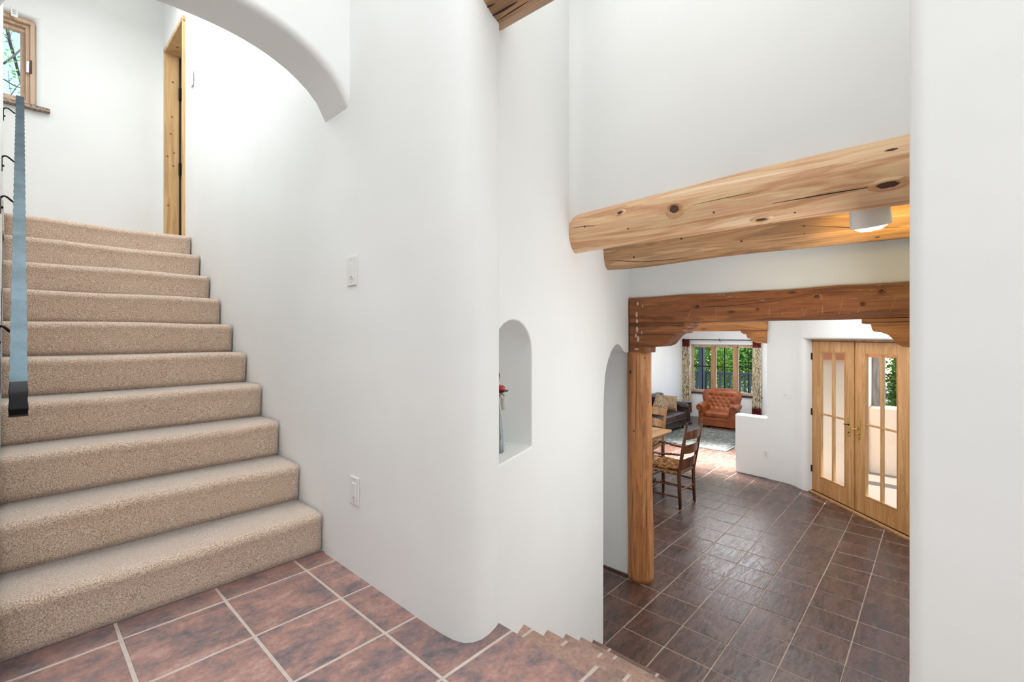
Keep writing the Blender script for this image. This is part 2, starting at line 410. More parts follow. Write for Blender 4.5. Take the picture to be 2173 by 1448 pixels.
# wall closing the picture at the right: its rounded end faces the landing
wall_prism('wall_right', [(.95, .036), (3.95, .036), (3.95, -1.6), (.95, -1.6)], XY, 0, 4.3, .02)
wall_prism('wall_back', [(-1.7, .9), (2.0, .9), (2.0, 4.3), (-1.7, 4.3)], YZ, -2.6, -2.45, .01)
wall_prism('wall_back_side', [(-2.6, .9), (1.1, .9), (1.1, 4.3), (-2.6, 4.3)], XZ, -1.7, -1.55, .01)
# upper wall standing on the front log, hall ceiling above it
wall_prism('wall_above_log', [(2.10, -.1), (2.10, 1.385), (2.098, 1.41), (2.092, 1.432), (2.08, 1.450), (2.064, 1.462), (2.045, 1.468), (2.03, 1.469), (2.03, 1.60), (2.30, 1.60), (2.30, -.1)], XY, 2.73, 4.3, .006)
MB().box(-2.6, 2.4, -1.7, 2.0, 4.22, 4.3).build('ceiling', CEIL)['kind'] = 'structure'
MB().box(-2.3, 1.3, 2.0, 5.9, 5.4, 5.5).build('ceiling', CEIL)['kind'] = 'structure'
MB().box(2.2, 3.75, -.1, 2.2, 2.80, 2.86).build('ceiling', CEIL)['kind'] = 'structure'
# wall above the lintel and its continuation left of the post
wall_prism('wall_lintel', [(-1.6, 2.44), (5.15, 2.44), (5.15, 2.9), (-1.6, 2.9)], YZ, 3.67, 3.85, .02)
wall_prism('wall_passage', [(1.99, 0), (5.15, 0), (5.15, 2.5), (1.99, 2.5)], YZ, 3.70, 3.84, .02)
wall_prism('wall_passage_end', [(1.6, 0), (3.9, 0), (3.9, 3.0), (1.6, 3.0)], XZ, 4.3, 4.4, .01)
MB().prism([(1.35, 1.50), (3.72, 2.21), (3.72, 4.4), (1.35, 4.4)], XY, 1.915, 2.0).build('ceiling', CEIL)['kind'] = 'structure'
wall_prism('wall_passage_left', [(1.6, 0), (4.4, 0), (4.4, 2.0), (1.6, 2.0)], YZ, 1.35, 1.45, .01)
MB().prism([(3.8, -1.0), (6.9, -1.0), (7.8, .2), (8.05, .85), (8.05, 5.1), (3.8, 5.1)], XY, 2.80, 2.86).build('ceiling', CEIL)['kind'] = 'structure'
for c_ in ((7.6, 8.11, .85, 5.1), (8.11, 9.25, .85, 1.02), (8.11, 9.25, 3.1, 5.1), (9.25, 12.3, .85, 5.1)):  # ceiling pieces leave an invented opening for the sun patch
    MB().box(c_[0], c_[1], c_[2], c_[3], 2.60, 2.66).build('ceiling', CEIL)['kind'] = 'structure'
MB().box(8.11, 9.25, 1.02, 3.1, 2.645, 2.655).build('window_added_skylight', GLASS)['kind'] = 'structure'  # unseen roof pane, added over the opening that lets the sun in
wall_prism('wall_dining_left', [(3.8, 0), (12.3, 0), (12.3, 2.9), (3.8, 2.9)], XZ, 5.0, 5.15, .01)
# low partition and the wall that curves round to the French doors
curve = [(7.60, 1.885), (7.585, 1.76), (7.565, 1.66), (7.535, 1.575), (7.485, 1.50), (7.43, 1.445), (7.385, 1.40), (7.368, 1.365), (7.378, 1.325),
         (7.43, 1.27), (7.52, 1.18), (7.75, 1.40), (7.80, 1.885)]
wall_prism('wall_entry', curve, XY, 0, 2.9, .006)
wall_prism('wall_partition', [(7.60, 1.87), (7.655, 2.345), (7.80, 2.345), (7.80, 1.87)], XY, 0, .90, .015)
DP0 = Vector((7.428, 1.266, 0)); DD = Vector((6.429-7.428, .273-1.266, 0)).normalized(); DN = Vector((DD.y, -DD.x, 0))   # DN points to the outside?
if DN.dot(Vector((1, -1, 0))) < 0: DN = -DN
def dp(d, z, n): p = DP0+DD*d+DN*n; return (p.x, p.y, z)
wall_prism('wall_door_head', [(-.10, 2.075), (2.4, 2.075), (2.4, 2.9), (-.10, 2.9)], dp, -.13, .12, .03)
wall_prism('wall_door_right', [(1.52, 0), (3.25, 0), (3.25, 2.9), (1.52, 2.9)], dp, -.02, .15, .02)
wall_prism('wall_entry_right', [(3.9, 0), (5.3, 0), (5.3, 2.9), (3.9, 2.9)], XZ, -1.15, -1.0, .01)
# living room: solid side wall and the window wall
wall_prism('wall_living_right', [(8.05, 0), (12.3, 0), (12.3, 2.7), (8.05, 2.7)], XZ, .86, 1.0, .01)
wall_prism('wall_living_entry', [(.862, 0), (1.48, 0), (1.48, 2.7), (.862, 2.7)], YZ, 8.05, 8.16, .01)
wall_prism('wall_living_step', [(7.75, 0), (8.16, 0), (8.16, 2.7), (7.75, 2.7)], XZ, 1.40, 1.50, .01)
WX = 12.1
wc2 = MB().box(WX-.3, WX+.6, 3.16, 4.82, .655, 1.885).build('cutter', PLASTER)
wall_prism('wall_living_far', [(.86, 0), (5.1, 0), (5.1, 2.7), (.86, 2.7)], YZ, WX, WX+.22, .03, cutters=[wc2])

# baseboard strip of the passage wall
MB().box(3.68, 3.699, 2.0, 4.3, 0, .018).build('baseboard_passage', TILE_LOW)['kind'] = 'structure'

# ------------------------------------------------------------------ floors with tiles
T = .311; G = .0055
def tile_mesh(name, m, sx_, sy_, seed, h=.012, bev=.003):
    r = random.Random(seed)
    bm = bmesh.new(); bmesh.ops.create_cube(bm, size=1)
    for v_ in bm.verts: v_.co.x *= sx_; v_.co.y *= sy_; v_.co.z *= h
    top = [e for e in bm.edges if all(v_.co.z > 0 for v_ in e.verts)]
    bmesh.ops.bevel(bm, geom=top, offset=bev, segments=1, affect='EDGES')
    for v_ in bm.verts:
        if v_.co.z > 0: v_.co.z += r.uniform(-.0012, .0012)
    me = bpy.data.meshes.new(name); bm.to_mesh(me); bm.free(); me.materials.append(m)
    return me
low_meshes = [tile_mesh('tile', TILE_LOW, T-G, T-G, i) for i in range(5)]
floor = MB().box(1.3, 12.3, -1.7, 5.15, -.12, 0.0).build('floor', GROUT_LOW); floor['kind'] = 'structure'
XL0, YL0 = 9.7226*T, 5.4493*T
def proj(p):
    c_, s_ = math.cos(YAW), math.sin(YAW); F_ = p[0]*c_+p[1]*s_; R_ = p[0]*s_-p[1]*c_
    return (1086.5+983.3*R_/F_, 712-983.3*(p[2]-EYE)/F_, F_) if F_ > .05 else (-1, -1, F_)
cells = []
for i in range(-6, 30):
    for j in range(-11, 7):
        x = XL0+(i+.5)*T; y = YL0-(j+.5)*T
        if x < 2.6 or x > 12.05 or y < -1.5 or y > 4.95: continue
        if (x-7.4)-(y-1.25) > .45 and x < 8.6 and y < 1.3: continue       # outside the doors
        if x > 7.6 and y < .95: continue
        u, v_, F_ = proj((x, y, 0))
        seen = 1270 < u < 1945 and v_ < 1500
        cells.append((0 if seen else 1, F_, x, y))
cells.sort()
rest = MB()
for n_, (ns, F_, x, y) in enumerate(cells):
    if ns == 0 and n_ < 300:
        o = bpy.data.objects.new('tile', low_meshes[n_ % 5]); COL.objects.link(o); o.parent = floor
        o.location = (x, y, -.0035+random.uniform(-.0008, .0008))
        o.rotation_euler = (0, 0, (n_ % 4 >= 2)*PI)
    else:
        rest.box(x-(T-G)/2, x+(T-G)/2, y-(T-G)/2, y+(T-G)/2, -.01, .0025)
r_ = rest.build('floor_tiles', TILE_LOW, floor); r_['kind'] = 'stuff'

XT0, YT0 = 1.2167/.6728*T, 4.3783/.6728*T
landing = MB().box(-2.5, 1.178, -1.6, 2.3, LZ-.25, LZ-.0018).build('floor_landing', GROUT_TOP); landing['kind'] = 'structure'
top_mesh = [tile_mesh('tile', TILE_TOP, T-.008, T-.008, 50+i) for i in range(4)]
tm_strip = tile_mesh('tile', TILE_TOP, T-.008, .128, 60)
n_ = 0
for i in range(-9, 2):
    for j in range(0, 11):
        x = XT0+(i+.5)*T; y = YT0-(j+.5)*T
        if y < -1.5 or x < -2.4: continue
        o = bpy.data.objects.new('tile', top_mesh[n_ % 4]); COL.objects.link(o); o.parent = landing
        o.location = (x, y, LZ-.006+random.uniform(-.0005, .0005)); o.rotation_euler = (0, 0, PI*(n_ % 2)); n_ += 1
    o = bpy.data.objects.new('tile', tm_strip); COL.objects.link(o); o.parent = landing
    o.location = (XT0+(i+.5)*T, YT0+.004+.064, LZ-.006)

# tiled flight going down
down = empty('tiled_staircase', (1.19, .6, 0))
tag(down, 'flight of tan slate tiled steps descending from the landing beside the white niche wall', 'stairs')
RS = LZ/6; RUN = .268; NX = 1.187
def swy(X): return 1.190+.327*(X-1.19)
b = MB()
for k_ in range(0, 6):
    xa = 1.20 if k_ == 0 else NX+(k_-1)*RUN-.025; xb = NX+k_*RUN-.025
    if k_ == 0: xa, xb = 1.03, NX-.025
    zt = LZ-.03 if k_ == 0 else LZ-k_*RS-.012
    ya, yb = (1.125, 1.125) if k_ == 0 else (swy(xa)-.001, swy(xb)-.001)
    b.prism([(xa, .037), (xb, .037), (xb, yb), (xa, ya)], XY, 0.0, zt)
o = b.build('stair_base', GROUT_LOW, down)
o.matrix_parent_inverse = Matrix.Translation((-1.19, -.6, 0))
seams = {1: .919, 2: .936, 3: 1.232, 4: 1.305, 5: 1.19}
for k_ in range(1, 6):
    z = LZ-k_*RS; xn = NX+k_*RUN; ymax = swy(xn)+.02
    ys = sorted(y for y in [seams[k_]+q*T for q in range(-5, 3)] if .04 < y < ymax)
    ys = [.037]+ys+[ymax]
    for a, c_ in zip(ys[:-1], ys[1:]):
        if c_-a < .03: continue
        e0, e1 = (swy(xn-RUN-.02)+.004, swy(xn)+.004) if c_ == ymax else (c_-.005, c_-.005)
        o = MB().prism([(xn-RUN-.02, a+.005), (xn, a+.005), (xn, e1), (xn-RUN-.02, max(e0, a+.01))], XY, z-.012, z).build('tread_tile', TILE_TREAD if k_ < 5 else TILE_STEP, down, bevel=.006, seg=2)
        o.matrix_parent_inverse = Matrix.Translation((-1.19, -.6, 0))
        o = MB().box(xn-.025-.001, xn-.012, a+.005, min(c_-.005, swy(xn)), z-RS+.001 if k_ < 5 else .004, z-.013).build('riser_tile', TILE_TREAD, down)
        o.matrix_parent_inverse = Matrix.Translation((-1.19, -.6, 0))
    # grout lying in the joints
    o = MB().prism([(xn-RUN-.02, .037), (xn-.003, .037), (xn-.003, swy(xn)), (xn-RUN-.02, swy(xn-RUN-.02))], XY, z-.011, z-.0015).build('grout_bed', GROUT_TOP, down)
    o.matrix_parent_inverse = Matrix.Translation((-1.19, -.6, 0))

# ------------------------------------------------------------------ carpeted flight going up
up = empty('carpeted_staircase', (.48, 2.15, LZ))
tag(up, 'straight flight of beige carpeted steps rising through the white arch', 'stairs')
CR = .1829; CT = .262
for k_ in range(10):
    y0 = 2.15+CT*k_; z0 = LZ+CR*k_; z1 = z0+CR; r = .028
    pts = [(y0+.004, z0 if k_ else z0+.002)]
    pts.append((y0, z0+.03)); pts.append((y0-.004, z1-.075))
    for q in range(9):
        a = -PI/2*.35+(PI/2*1.35)*q/8
        pts.append((y0+.012-r*math.cos(a), z1-r+r*math.sin(a)))
    depth = CT+.035 if k_ < 9 else .12
    pts += [(y0+.05, z1+.001), (y0+depth, z1)]
    pts += [(y0+depth, z0)]
    nx = 36; vs = []; fs = []; rr = random.Random(k_)
    ph = [rr.uniform(0, 6) for _ in range(4)]
    for i in range(nx+1):
        x = -.03+1.026*i/nx
        for jj, (yy, zz) in enumerate(pts):
            wob = .0035*math.sin(x*9+ph[0])+.0025*math.sin(x*23+ph[1]) if 1 < jj < len(pts)-1 else 0
            wz = .003*math.sin(x*7+ph[2]) if 2 < jj < len(pts)-2 else 0
            vs.append((x-.48, yy-2.15+(wob if jj < len(pts)-3 else 0), zz+wz-LZ))
    m_ = len(pts)
    for i in range(nx):
        for jj in range(m_): a = i*m_+jj; bb = i*m_+(jj+1) % m_; fs.append((a, bb, bb+m_, a+m_))
    fs += [tuple(range(m_)), tuple(nx*m_+q for q in range(m_-1, -1, -1))]
    MB().add(vs, fs).build('step', CARPET, up, smooth=True, bevel=0)
    up.children[-1].data.polygons.foreach_set('use_smooth', [True]*len(up.children[-1].data.polygons))
uf = MB().box(-2.1, 1.0, 4.60, 5.6, 2.75, LZ+CR*10-.002).build('floor_upper', CARPET); uf['kind'] = 'structure'
MB().box(-2.1, -.03, 4.1, 4.62, 2.75, LZ+CR*10-.002).build('floor_upper_side', CARPET)['kind'] = 'structure'

# ------------------------------------------------------------------ logs, lintels, post
def log(name, p0, p1, r0, r1, m, seed, nseg=60, n=28, amp=.008):
    r = random.Random(seed); p0 = Vector(p0); p1 = Vector(p1); L = (p1-p0).length
    ph = [r.uniform(0, 6) for _ in range(8)]
    zq = (p1-p0).normalized(); xq = zq.orthogonal().normalized(); yq = zq.cross(xq)
    vs = []; fs = []
    for i in range(nseg+1):
        t_ = i/nseg; s_ = t_*L; cx = amp*math.sin(s_*2.1+ph[0])+amp*.5*math.sin(s_*5+ph[1]); cy = amp*math.sin(s_*2.6+ph[2])
        for j in range(n):
            a = 2*PI*j/n
            rad = (r0+(r1-r0)*t_)*(1+.02*math.sin(2*a+ph[3]+s_)+.015*math.sin(5*a+ph[4]+s_*1.5)+.012*math.sin(s_*7+a*3+ph[5]))
            vs.append(xq*(cx+rad*math.cos(a))+yq*(cy+rad*math.sin(a))+zq*s_)
    fs = [(i*n+j, i*n+(j+1) % n, (i+1)*n+(j+1) % n, (i+1)*n+j) for i in range(nseg) for j in range(n)]
    fs += [tuple(range(n-1, -1, -1)), tuple(nseg*n+j for j in range(n))]
    o = MB().add(vs, fs).build(name, m, None, smooth=True); o.location = p0
    bm = bmesh.new(); bm.from_mesh(o.data)
    for f in bm.faces:
        if len(f.verts) > 4: f.smooth = False
    bm.to_mesh(o.data); bm.free()
    return o
def surf_hit(o, origin_px, depth_hint=None):
    """point and normal where the sight line through a photograph pixel meets a mesh, used once at build time to seat knots"""
    u = (origin_px[0]-1086.5)/983.3; v_ = (712-origin_px[1])/983.3
    c_, s_ = math.cos(YAW), math.sin(YAW)
    d = Vector((c_+s_*u, s_-c_*u, v_)).normalized()
    M = Matrix.Translation(o.location) @ o.rotation_euler.to_matrix().to_4x4(); Mi = M.inverted()
    ok, loc, nor, _ = o.ray_cast(Mi @ Vector((0, 0, EYE)), Mi.to_3x3() @ d)
    return (loc, nor) if ok else (None, None)
def knot(o, px, ra, rb, axis, m=KNOT, ring=True, name='knot'):
    """a real knot: raised lens of darker wood with a rim, lying on the timber"""
    bpy.context.view_layer.update()
    loc, nor = surf_hit(o, px)
    if loc is None: return
    ax = Vector(axis); ax = (ax-nor*ax.dot(nor)).normalized(); sd_ = nor.cross(ax)
    R = Matrix((ax, sd_, nor)).transposed().to_4x4(); R.translation = loc
    if ring:
        mb = MB(); n = 18
        vs = []
        for rr, h in ((2.0, -.003), (1.5, .003), (1.05, .007), (.85, -.002)):
            vs += [(ra*rr*math.cos(2*PI*i/n), rb*rr*math.sin(2*PI*i/n), h) for i in range(n)]
        fs = [(k_*n+i, k_*n+(i+1) % n, (k_+1)*n+(i+1) % n, (k_+1)*n+i) for k_ in range(3) for i in range(n)]
        mb.add(vs, fs, R).build('knot_collar', o.data.materials[0], o, smooth=True)
    mb = MB(); n = 14; rnd = random.Random(int(px[0]))
    vs = [(ra*(.9+rnd.uniform(-.2, .12))*math.cos(2*PI*i/n), rb*(.9+rnd.uniform(-.25, .15))*math.sin(2*PI*i/n), .001) for i in range(n)]
    vs += [(ra*.5*math.cos(2*PI*i/n), rb*.5*math.sin(2*PI*i/n), .0035) for i in range(n)]+[(0, 0, .002)]
    fs = [(i, (i+1) % n, n+(i+1) % n, n+i) for i in range(n)]+[(n+i, n+(i+1) % n, 2*n) for i in range(n)]
    mb.add(vs, fs, R).build(name, m, o, smooth=True)
def crack(o, pxs, wdt=.002, m=CRACK, name='crack'):
    """a drying crack: a thin dark ribbon following the surface"""
    bpy.context.view_layer.update(); pts = []
    for a, b_ in zip(pxs[:-1], pxs[1:]):
        for q in range(8):
            f_ = q/8; loc, nor = surf_hit(o, (a[0]+(b_[0]-a[0])*f_, a[1]+(b_[1]-a[1])*f_))
            if loc is not None: pts.append(loc)
    loc, nor = surf_hit(o, pxs[-1])
    if loc is not None: pts.append(loc)
    if len(pts) < 3: return
    rad = [wdt*(.25+.75*math.sin(PI*(i+.5)/len(pts))) for i in range(len(pts))]
    MB().tube(pts, rad, 5).build(name, m, o, smooth=True)
v1 = log('log_beam', (2.145, 1.62, 2.694), (2.145, .0, 2.703), .103, .120, LOG_PALE, 3)
tag(v1, 'large pale golden pine log beam with knots carrying the white upper wall', 'beam', 'log beams')
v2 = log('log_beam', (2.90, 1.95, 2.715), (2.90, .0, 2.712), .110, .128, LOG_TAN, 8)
tag(v2, 'darker tan log beam behind the front log, lit yellow by the spot lamp', 'beam', 'log beams')
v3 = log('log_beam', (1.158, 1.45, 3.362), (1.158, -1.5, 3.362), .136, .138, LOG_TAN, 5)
tag(v3, 'brown log beam end entering the white pier at the top edge', 'beam', 'log beams')
for px, a, b_, m_, rg in [((1316, 452), .018, .010, KNOT, True), ((1431, 444), .024, .019, KNOT, True), ((1615, 465), .026, .011, KNOT, True), ((1885, 392), .036, .013, KNOT, True),
                      ((1333, 485), .006, .005, KNOT, False), ((1515, 451), .006, .005, KNOT2, False), ((1892, 318), .020, .006, KNOT, False), ((1687, 451), .004, .004, KNOT, False), ((1241, 481), .008, .006, KNOT, False)]:
    knot(v1, px, a, b_, (0, 1, 0), m_, rg)
for px, a, b_ in [((1446, 507), .009, .007), ((1574, 512), .009, .006), ((1345, 546), .009, .007), ((1862, 503), .011, .007), ((1706, 480), .006, .005), ((1707, 496), .004, .005)]:
    knot(v2, px, a, b_, (0, 1, 0), KNOT, False)
crack(v1, [(1640, 432), (1760, 411), (1860, 395)], .0025); crack(v1, [(1216, 484), (1242, 480), (1262, 479)], .002)
crack(v1, [(1470, 435), (1540, 420), (1600, 408)], .0014); crack(v1, [(1225, 440), (1300, 425)], .001)
crack(v2, [(1288, 552), (1360, 556), (1460, 548)], .003); crack(v2, [(1700, 479), (1800, 483), (1925, 482)], .0018)
crack(v3, [(1037, 38), (1070, 20), (1098, 3)], .004); crack(v3, [(1024, 20), (1050, 8)], .003); crack(v3, [(1052, 46), (1090, 22), (1120, 3)], .0025)

# log post
po = log('log_post', (3.745, 1.93, 0), (3.735, 1.935, 1.98), .112, .100, LOG_POST, 21, nseg=48, amp=.006)
tag(po, 'round orange pine log post standing under the carved corbel', 'post')
for px, a, b_ in [((1338, 790), .020, .012), ((1368, 760), .012, .010), ((1345, 915), .012, .012), ((1376, 853), .008, .009), ((1335, 835), .008, .008), ((1360, 1010), .007, .006), ((1352, 1120), .007, .008)]:
    knot(po, px, a, b_, (0, 0, 1), KNOT2 if a < .018 else KNOT, False)
crack(po, [(1350, 752), (1351, 820), (1349, 890), (1347, 960)], .002); crack(po, [(1372, 1000), (1371, 1080), (1373, 1180)], .0022); crack(po, [(1343, 1040), (1341, 1120)], .002)

def lintel(name, pts_, z0, z1, x0, x1, y0, y1, m):
    """hand hewn beam: box with slightly wavy top"""
    n = 30; vs = []; fs = []
    rr = random.Random(4)
    for i in range(n+1):
        y = y0+(y1-y0)*i/n; wz = .004*math.sin(y*5)+.003*math.sin(y*13+1)
        for (x, z) in ((x0, z0), (x0-.004, (z0+z1)/2), (x0, z1+wz), (x1, z1+wz), (x1, z0)): vs.append((x, y, z))
    for i in range(n):
        for j in range(5): a = i*5+j; b_ = i*5+(j+1) % 5; fs.append((a, b_, b_+5, a+5))
    fs += [(0, 1, 2, 3, 4), tuple(n*5+q for q in (4, 3, 2, 1, 0))]
    return MB().add(vs, fs).build(name, m, bevel=.004, seg=2, angle=50)
l1 = lintel('lintel_beam', None, 2.232, 2.445, 3.645, 3.86, .02, 1.985, TIMBER)
tag(l1, 'dark brown hewn lintel beam with paint drips spanning above the log post', 'beam')
def knot_bm(px, a, b_, m_=KNOT): knot(l1, px, a, b_, (0, 1, 0), m_, True)
for px, a, b_ in [((1480, 650), .018, .013), ((1608, 657), .010, .007), ((1733, 629), .018, .012), ((1870, 618), .015, .013), ((1831, 645), .010, .009)]: knot_bm(px, a, b_)
crack(l1, [(1470, 652), (1540, 650), (1620, 642)], .0022)
SCUFF = mat('pale_scuff', (.50, .29, .17), .6)
for pts_ in [[(1374, 656), (1392, 656)], [(1630, 645), (1652, 642)], [(1683, 641), (1703, 639)], [(1741, 637), (1761, 635)], [(1800, 635), (1821, 633)], [(1863, 632), (1889, 629)],
             [(1633, 650), (1634, 672)], [(1701, 650), (1706, 670)], [(1714, 650), (1706, 670)], [(1746, 648), (1745, 668)], [(1790, 626), (1781, 667)], [(1457, 679), (1469, 655)],
             [(1520, 650), (1520, 678)], [(1903, 630), (1886, 664)], [(1888, 638), (1919, 626)], [(1660, 660), (1661, 672)], [(1826, 652), (1819, 666)]]:
    crack(l1, pts_, .0016, SCUFF, 'scuff')
corL = [(1.985, 1.977), (1.839, 1.977), (1.836, 2.024), (1.757, 2.029), (1.693, 2.035), (1.650, 2.054), (1.619, 2.090), (1.592, 2.122), (1.566, 2.141), (1.509, 2.148),
        (1.509, 2.178), (1.476, 2.183), (1.473, 2.206), (1.453, 2.209), (1.453, 2.231), (1.985, 2.231)]
c1 = MB().prism(corL, YZ, 3.648, 3.85).build('corbel', TIMBER, bevel=.004, seg=2, angle=50)
tag(c1, 'dark carved wooden corbel with curved stepped end sitting on the log post', 'corbel', 'carved corbels')
for z in (2.205, 2.219): MB().box(3.6455, 3.65, 1.50, 1.984, z-.0022, z+.0022).build('groove', CRACK, c1)
for px in [((1343, 705)), ((1352, 700))]: pass
PAINTED = mat('plaster_smear', (.62, .50, .42), .8)
for o_, px_, a_, b_ in ((l1, (1353, 645), .020, .010), (l1, (1351, 668), .028, .012), (l1, (1352, 682), .020, .014), (l1, (1364, 650), .016, .005), (c1, (1352, 700), .030, .013),
                        (c1, (1354, 720), .028, .016), (c1, (1351, 741), .008, .026), (c1, (1362, 706), .018, .005), (c1, (1349, 712), .022, .009)):
    knot(o_, px_, a_, b_, (0, 0, 1), PAINTED, False, 'plaster_smear')
corR = [(.366, 2.231), (.366, 2.200), (.320, 2.197), (.315, 2.165), (.306, 2.150), (.268, 2.144), (.235, 2.128), (.21, 2.100), (.19, 2.072), (.165, 2.056), (.11, 2.050), (.03, 2.048), (.03, 2.231)]
c2 = MB().prism(corR, YZ, 3.648, 3.85).build('corbel', TIMBER_O, bevel=.004, seg=2, angle=50)
tag(c2, 'carved corbel half hidden by the right wall above the glass doors', 'corbel', 'carved corbels')
MB().box(3.6455, 3.65, .04, .36, 2.205, 2.209).build('groove', CRACK, c2)
l2 = MB().box(7.56, 7.76, 1.868, 5.02, 2.192, 2.42).build('lintel_beam', TIMBER_O, bevel=.012, seg=3)
tag(l2, 'orange wooden lintel beam over the living room opening, further back', 'beam')
corB = [(1.885, 2.192), (1.885, 2.005), (2.014, 2.010), (2.061, 2.03), (2.085, 2.055), (2.108, 2.074), (2.15, 2.088), (2.158, 2.14), (2.205, 2.146), (2.214, 2.163), (2.237, 2.166), (2.237, 2.192)]
c3 = MB().prism(corB, YZ, 7.562, 7.75).build('corbel', TIMBER_O, bevel=.004, seg=2, angle=50)
tag(c3, 'small orange carved corbel beside the far end of the second lintel', 'corbel', 'carved corbels')
crack(c3, [(1598, 718), (1626, 716)], .003)

# spot lamp between the logs
lamp = empty('spot_lamp', (2.47, .222, 2.79))
tag(lamp, 'white cylindrical ceiling spot lamp glowing between the two log beams', 'lamp')
ax_t = Vector((.26, -.06, -1)).normalized(); Rl = ax_t.to_track_quat('Z', 'Y').to_matrix().to_4x4()
Rl.translation = Vector((-.03, .0, -.10))
MB().lathe([(.052, -.02), (.064, 0), (.070, .05), (.073, .105), (.066, .108), (.062, .10)], 28, Rl).build('shade', LAMPW, lamp, smooth=True)
MB().lathe([(.001, .090), (.060, .090), (.055, .112), (.036, .124), (.001, .128)], 24, Rl).build('bulb', GLOW, lamp, smooth=True)
MB().lathe([(.045, -.03), (.045, .02)], 20, Matrix.Translation((-.02, 0, 0))).build('ceiling_mount', LAMPW, lamp, smooth=False)
pl = bpy.data.lights.new('spot_lamp_light', 'SPOT'); pl.energy = 11; pl.spot_size = math.radians(112); pl.spot_blend = .6; pl.color = (1, .74, .24); pl.shadow_soft_size = .03
plo = bpy.data.objects.new('spot_lamp_light', pl); COL.objects.link(plo); pw = Vector((2.47, .222, 2.79))+Rl.translation+ax_t*.14
plo.location = pw; plo.rotation_euler = (-(Vector((.9, -.10, .12)))).to_track_quat('Z', 'Y').to_euler()

# ------------------------------------------------------------------ wall plates
def plate_at(name, label, cat, M, w_, h_, kind):
    r = empty(name); r.matrix_world = M; tag(r, label, cat)
    MB().box(-w_/2, w_/2, 0, .006, -h_/2, h_/2).build('cover_plate', WHITEPL, r, bevel=.0022, seg=2)
    if kind == 'rocker':
        MB().box(-.017, .017, .004, .0085, -.034, .034).build('rocker', WHITEPL, r, bevel=.0015)
        MB().box(-.010, .004, .0085, .0105, -.027, -.024).build('slider', GREYPL, r)
        for z in (-.048, .048): MB().lathe([(.0028, 0), (.0028, .0012)], 8, Matrix.Translation((0, .0055, z)) @ Matrix.Rotation(-PI/2, 4, 'X')).build('screw', GREYPL, r)
    elif kind == 'outlet':
        MB().box(-.017, .017, .004, .0080, -.033, .033).build('receptacle', IVORY, r, bevel=.0015)
        for z in (-.018, .016):
            for x in (-.006, .006): MB().box(x-.0012, x+.0012, .008, .0087, z-.004, z+.004).build('slot', GREYPL, r)
    else:
        for i in range(3):
            x = (i-1)*.046
            MB().box(x-.006, x+.006, .004, .008, -.013, .013).build('switch_bezel', IVORY, r)
            MB().box(x-.0035, x+.0035, .006, .020, -.010, .001).build('toggle', WHITEPL, r, bevel=.001)
    return r
def Mwall(p, outn):   # local +Y = out of wall
    outn = Vector(outn).normalized(); z = Vector((0, 0, 1)); x = outn.cross(z)
    M = Matrix((x, outn, z)).transposed().to_4x4(); M.translation = Vector(p); return M
plate_at('dimmer_switch', 'white dimmer switch at shoulder height on the pier wall', 'light switch', Mwall((1.0, 1.861, 2.402), (-1, 0, 0)), .080, .125, 'rocker')
plate_at('dimmer_switch', 'white dimmer plate low on the wall above the landing tiles', 'light switch', Mwall((1.0, 1.838, 1.461), (-1, 0, 0)), .072, .118, 'rocker')
plate_at('light_switch', 'small white switch plate on the bright wall at the top of the stairs', 'light switch', Mwall((1.0, 4.459, 4.21), (-1, 0, 0)), .075, .125, 'rocker')
plate_at('light_switch', 'white triple toggle switch plate left of the glass doors', 'light switch', Mwall((7.5445, 1.597, 1.27), (-.943, .333, 0)), .165, .115, 'triple')
plate_at('power_outlet', 'white power outlet near the floor on the low partition side', 'outlet', Mwall((7.603, 1.90, .365), (-1, .02, 0)), .075, .115, 'outlet')

# ------------------------------------------------------------------ handrail
rail = empty('handrail', (.02, 2.09, 1.95))
tag(rail, 'flat hammered blue steel handrail strip along the left side of the carpeted stairs', 'handrail')
def rl(y): return Vector((.016+(y-2.09)*.0105, y, 1.946+.676*(y-2.09)))
Mi = Matrix.Translation((-.02, -2.09, -1.95))
n = 84; vs = []; fs = []
nrm = Vector((0, -.676, 1)).normalized()
for i in range(n+1):
    y = 2.13+(4.95-2.13)*i/n; c_ = rl(y); jag = (.0026 if i % 2 else 0)
    for s_, e in ((-1, 0), (1, 0), (1, 1), (-1, 1)):
        vs.append(Mi @ (c_+Vector((s_*(.019+jag), 0, 0))-nrm*(.007*e)))
for i in range(n):
    for j in range(4): a = i*4+j; b_ = i*4+(j+1) % 4; fs.append((a, b_, b_+4, a+4))
fs += [(3, 2, 1, 0), tuple(n*4+q for q in range(4))]
MB().add(vs, fs).build('rail_strip', STEEL, rail)
# forged scroll at its foot
vs = []; fs = []; sc_ = [rl(2.14)+nrm*.001, rl(2.10)+nrm*.0015, rl(2.075)+Vector((0, -.002, -.006)), rl(2.065)+Vector((0, -.006, -.028)), rl(2.07)+Vector((0, -.004, -.050)), rl(2.078)+Vector((0, .008, -.064)), rl(2.10)+Vector((0, .014, -.058))]
for i, p in enumerate(sc_):
    d = (sc_[min(i+1, len(sc_)-1)]-sc_[max(0, i-1)]).normalized(); nn = Vector((0, d.z, -d.y))
    hw = .0195+.0022*(i % 2)
    for s_, e in ((-1, 0), (1, 0), (1, 1), (-1, 1)): vs.append(Mi @ (p+Vector((s_*hw, 0, 0))+nn*(-.009*e)))
for i in range(len(sc_)-1):
    for j in range(4): a = i*4+j; b_ = i*4+(j+1) % 4; fs.append((a, b_, b_+4, a+4))
fs += [(3, 2, 1, 0), tuple((len(sc_)-1)*4+q for q in range(4))]
MB().add(vs, fs).build('forged_end', IRON, rail, smooth=False, bevel=.002)
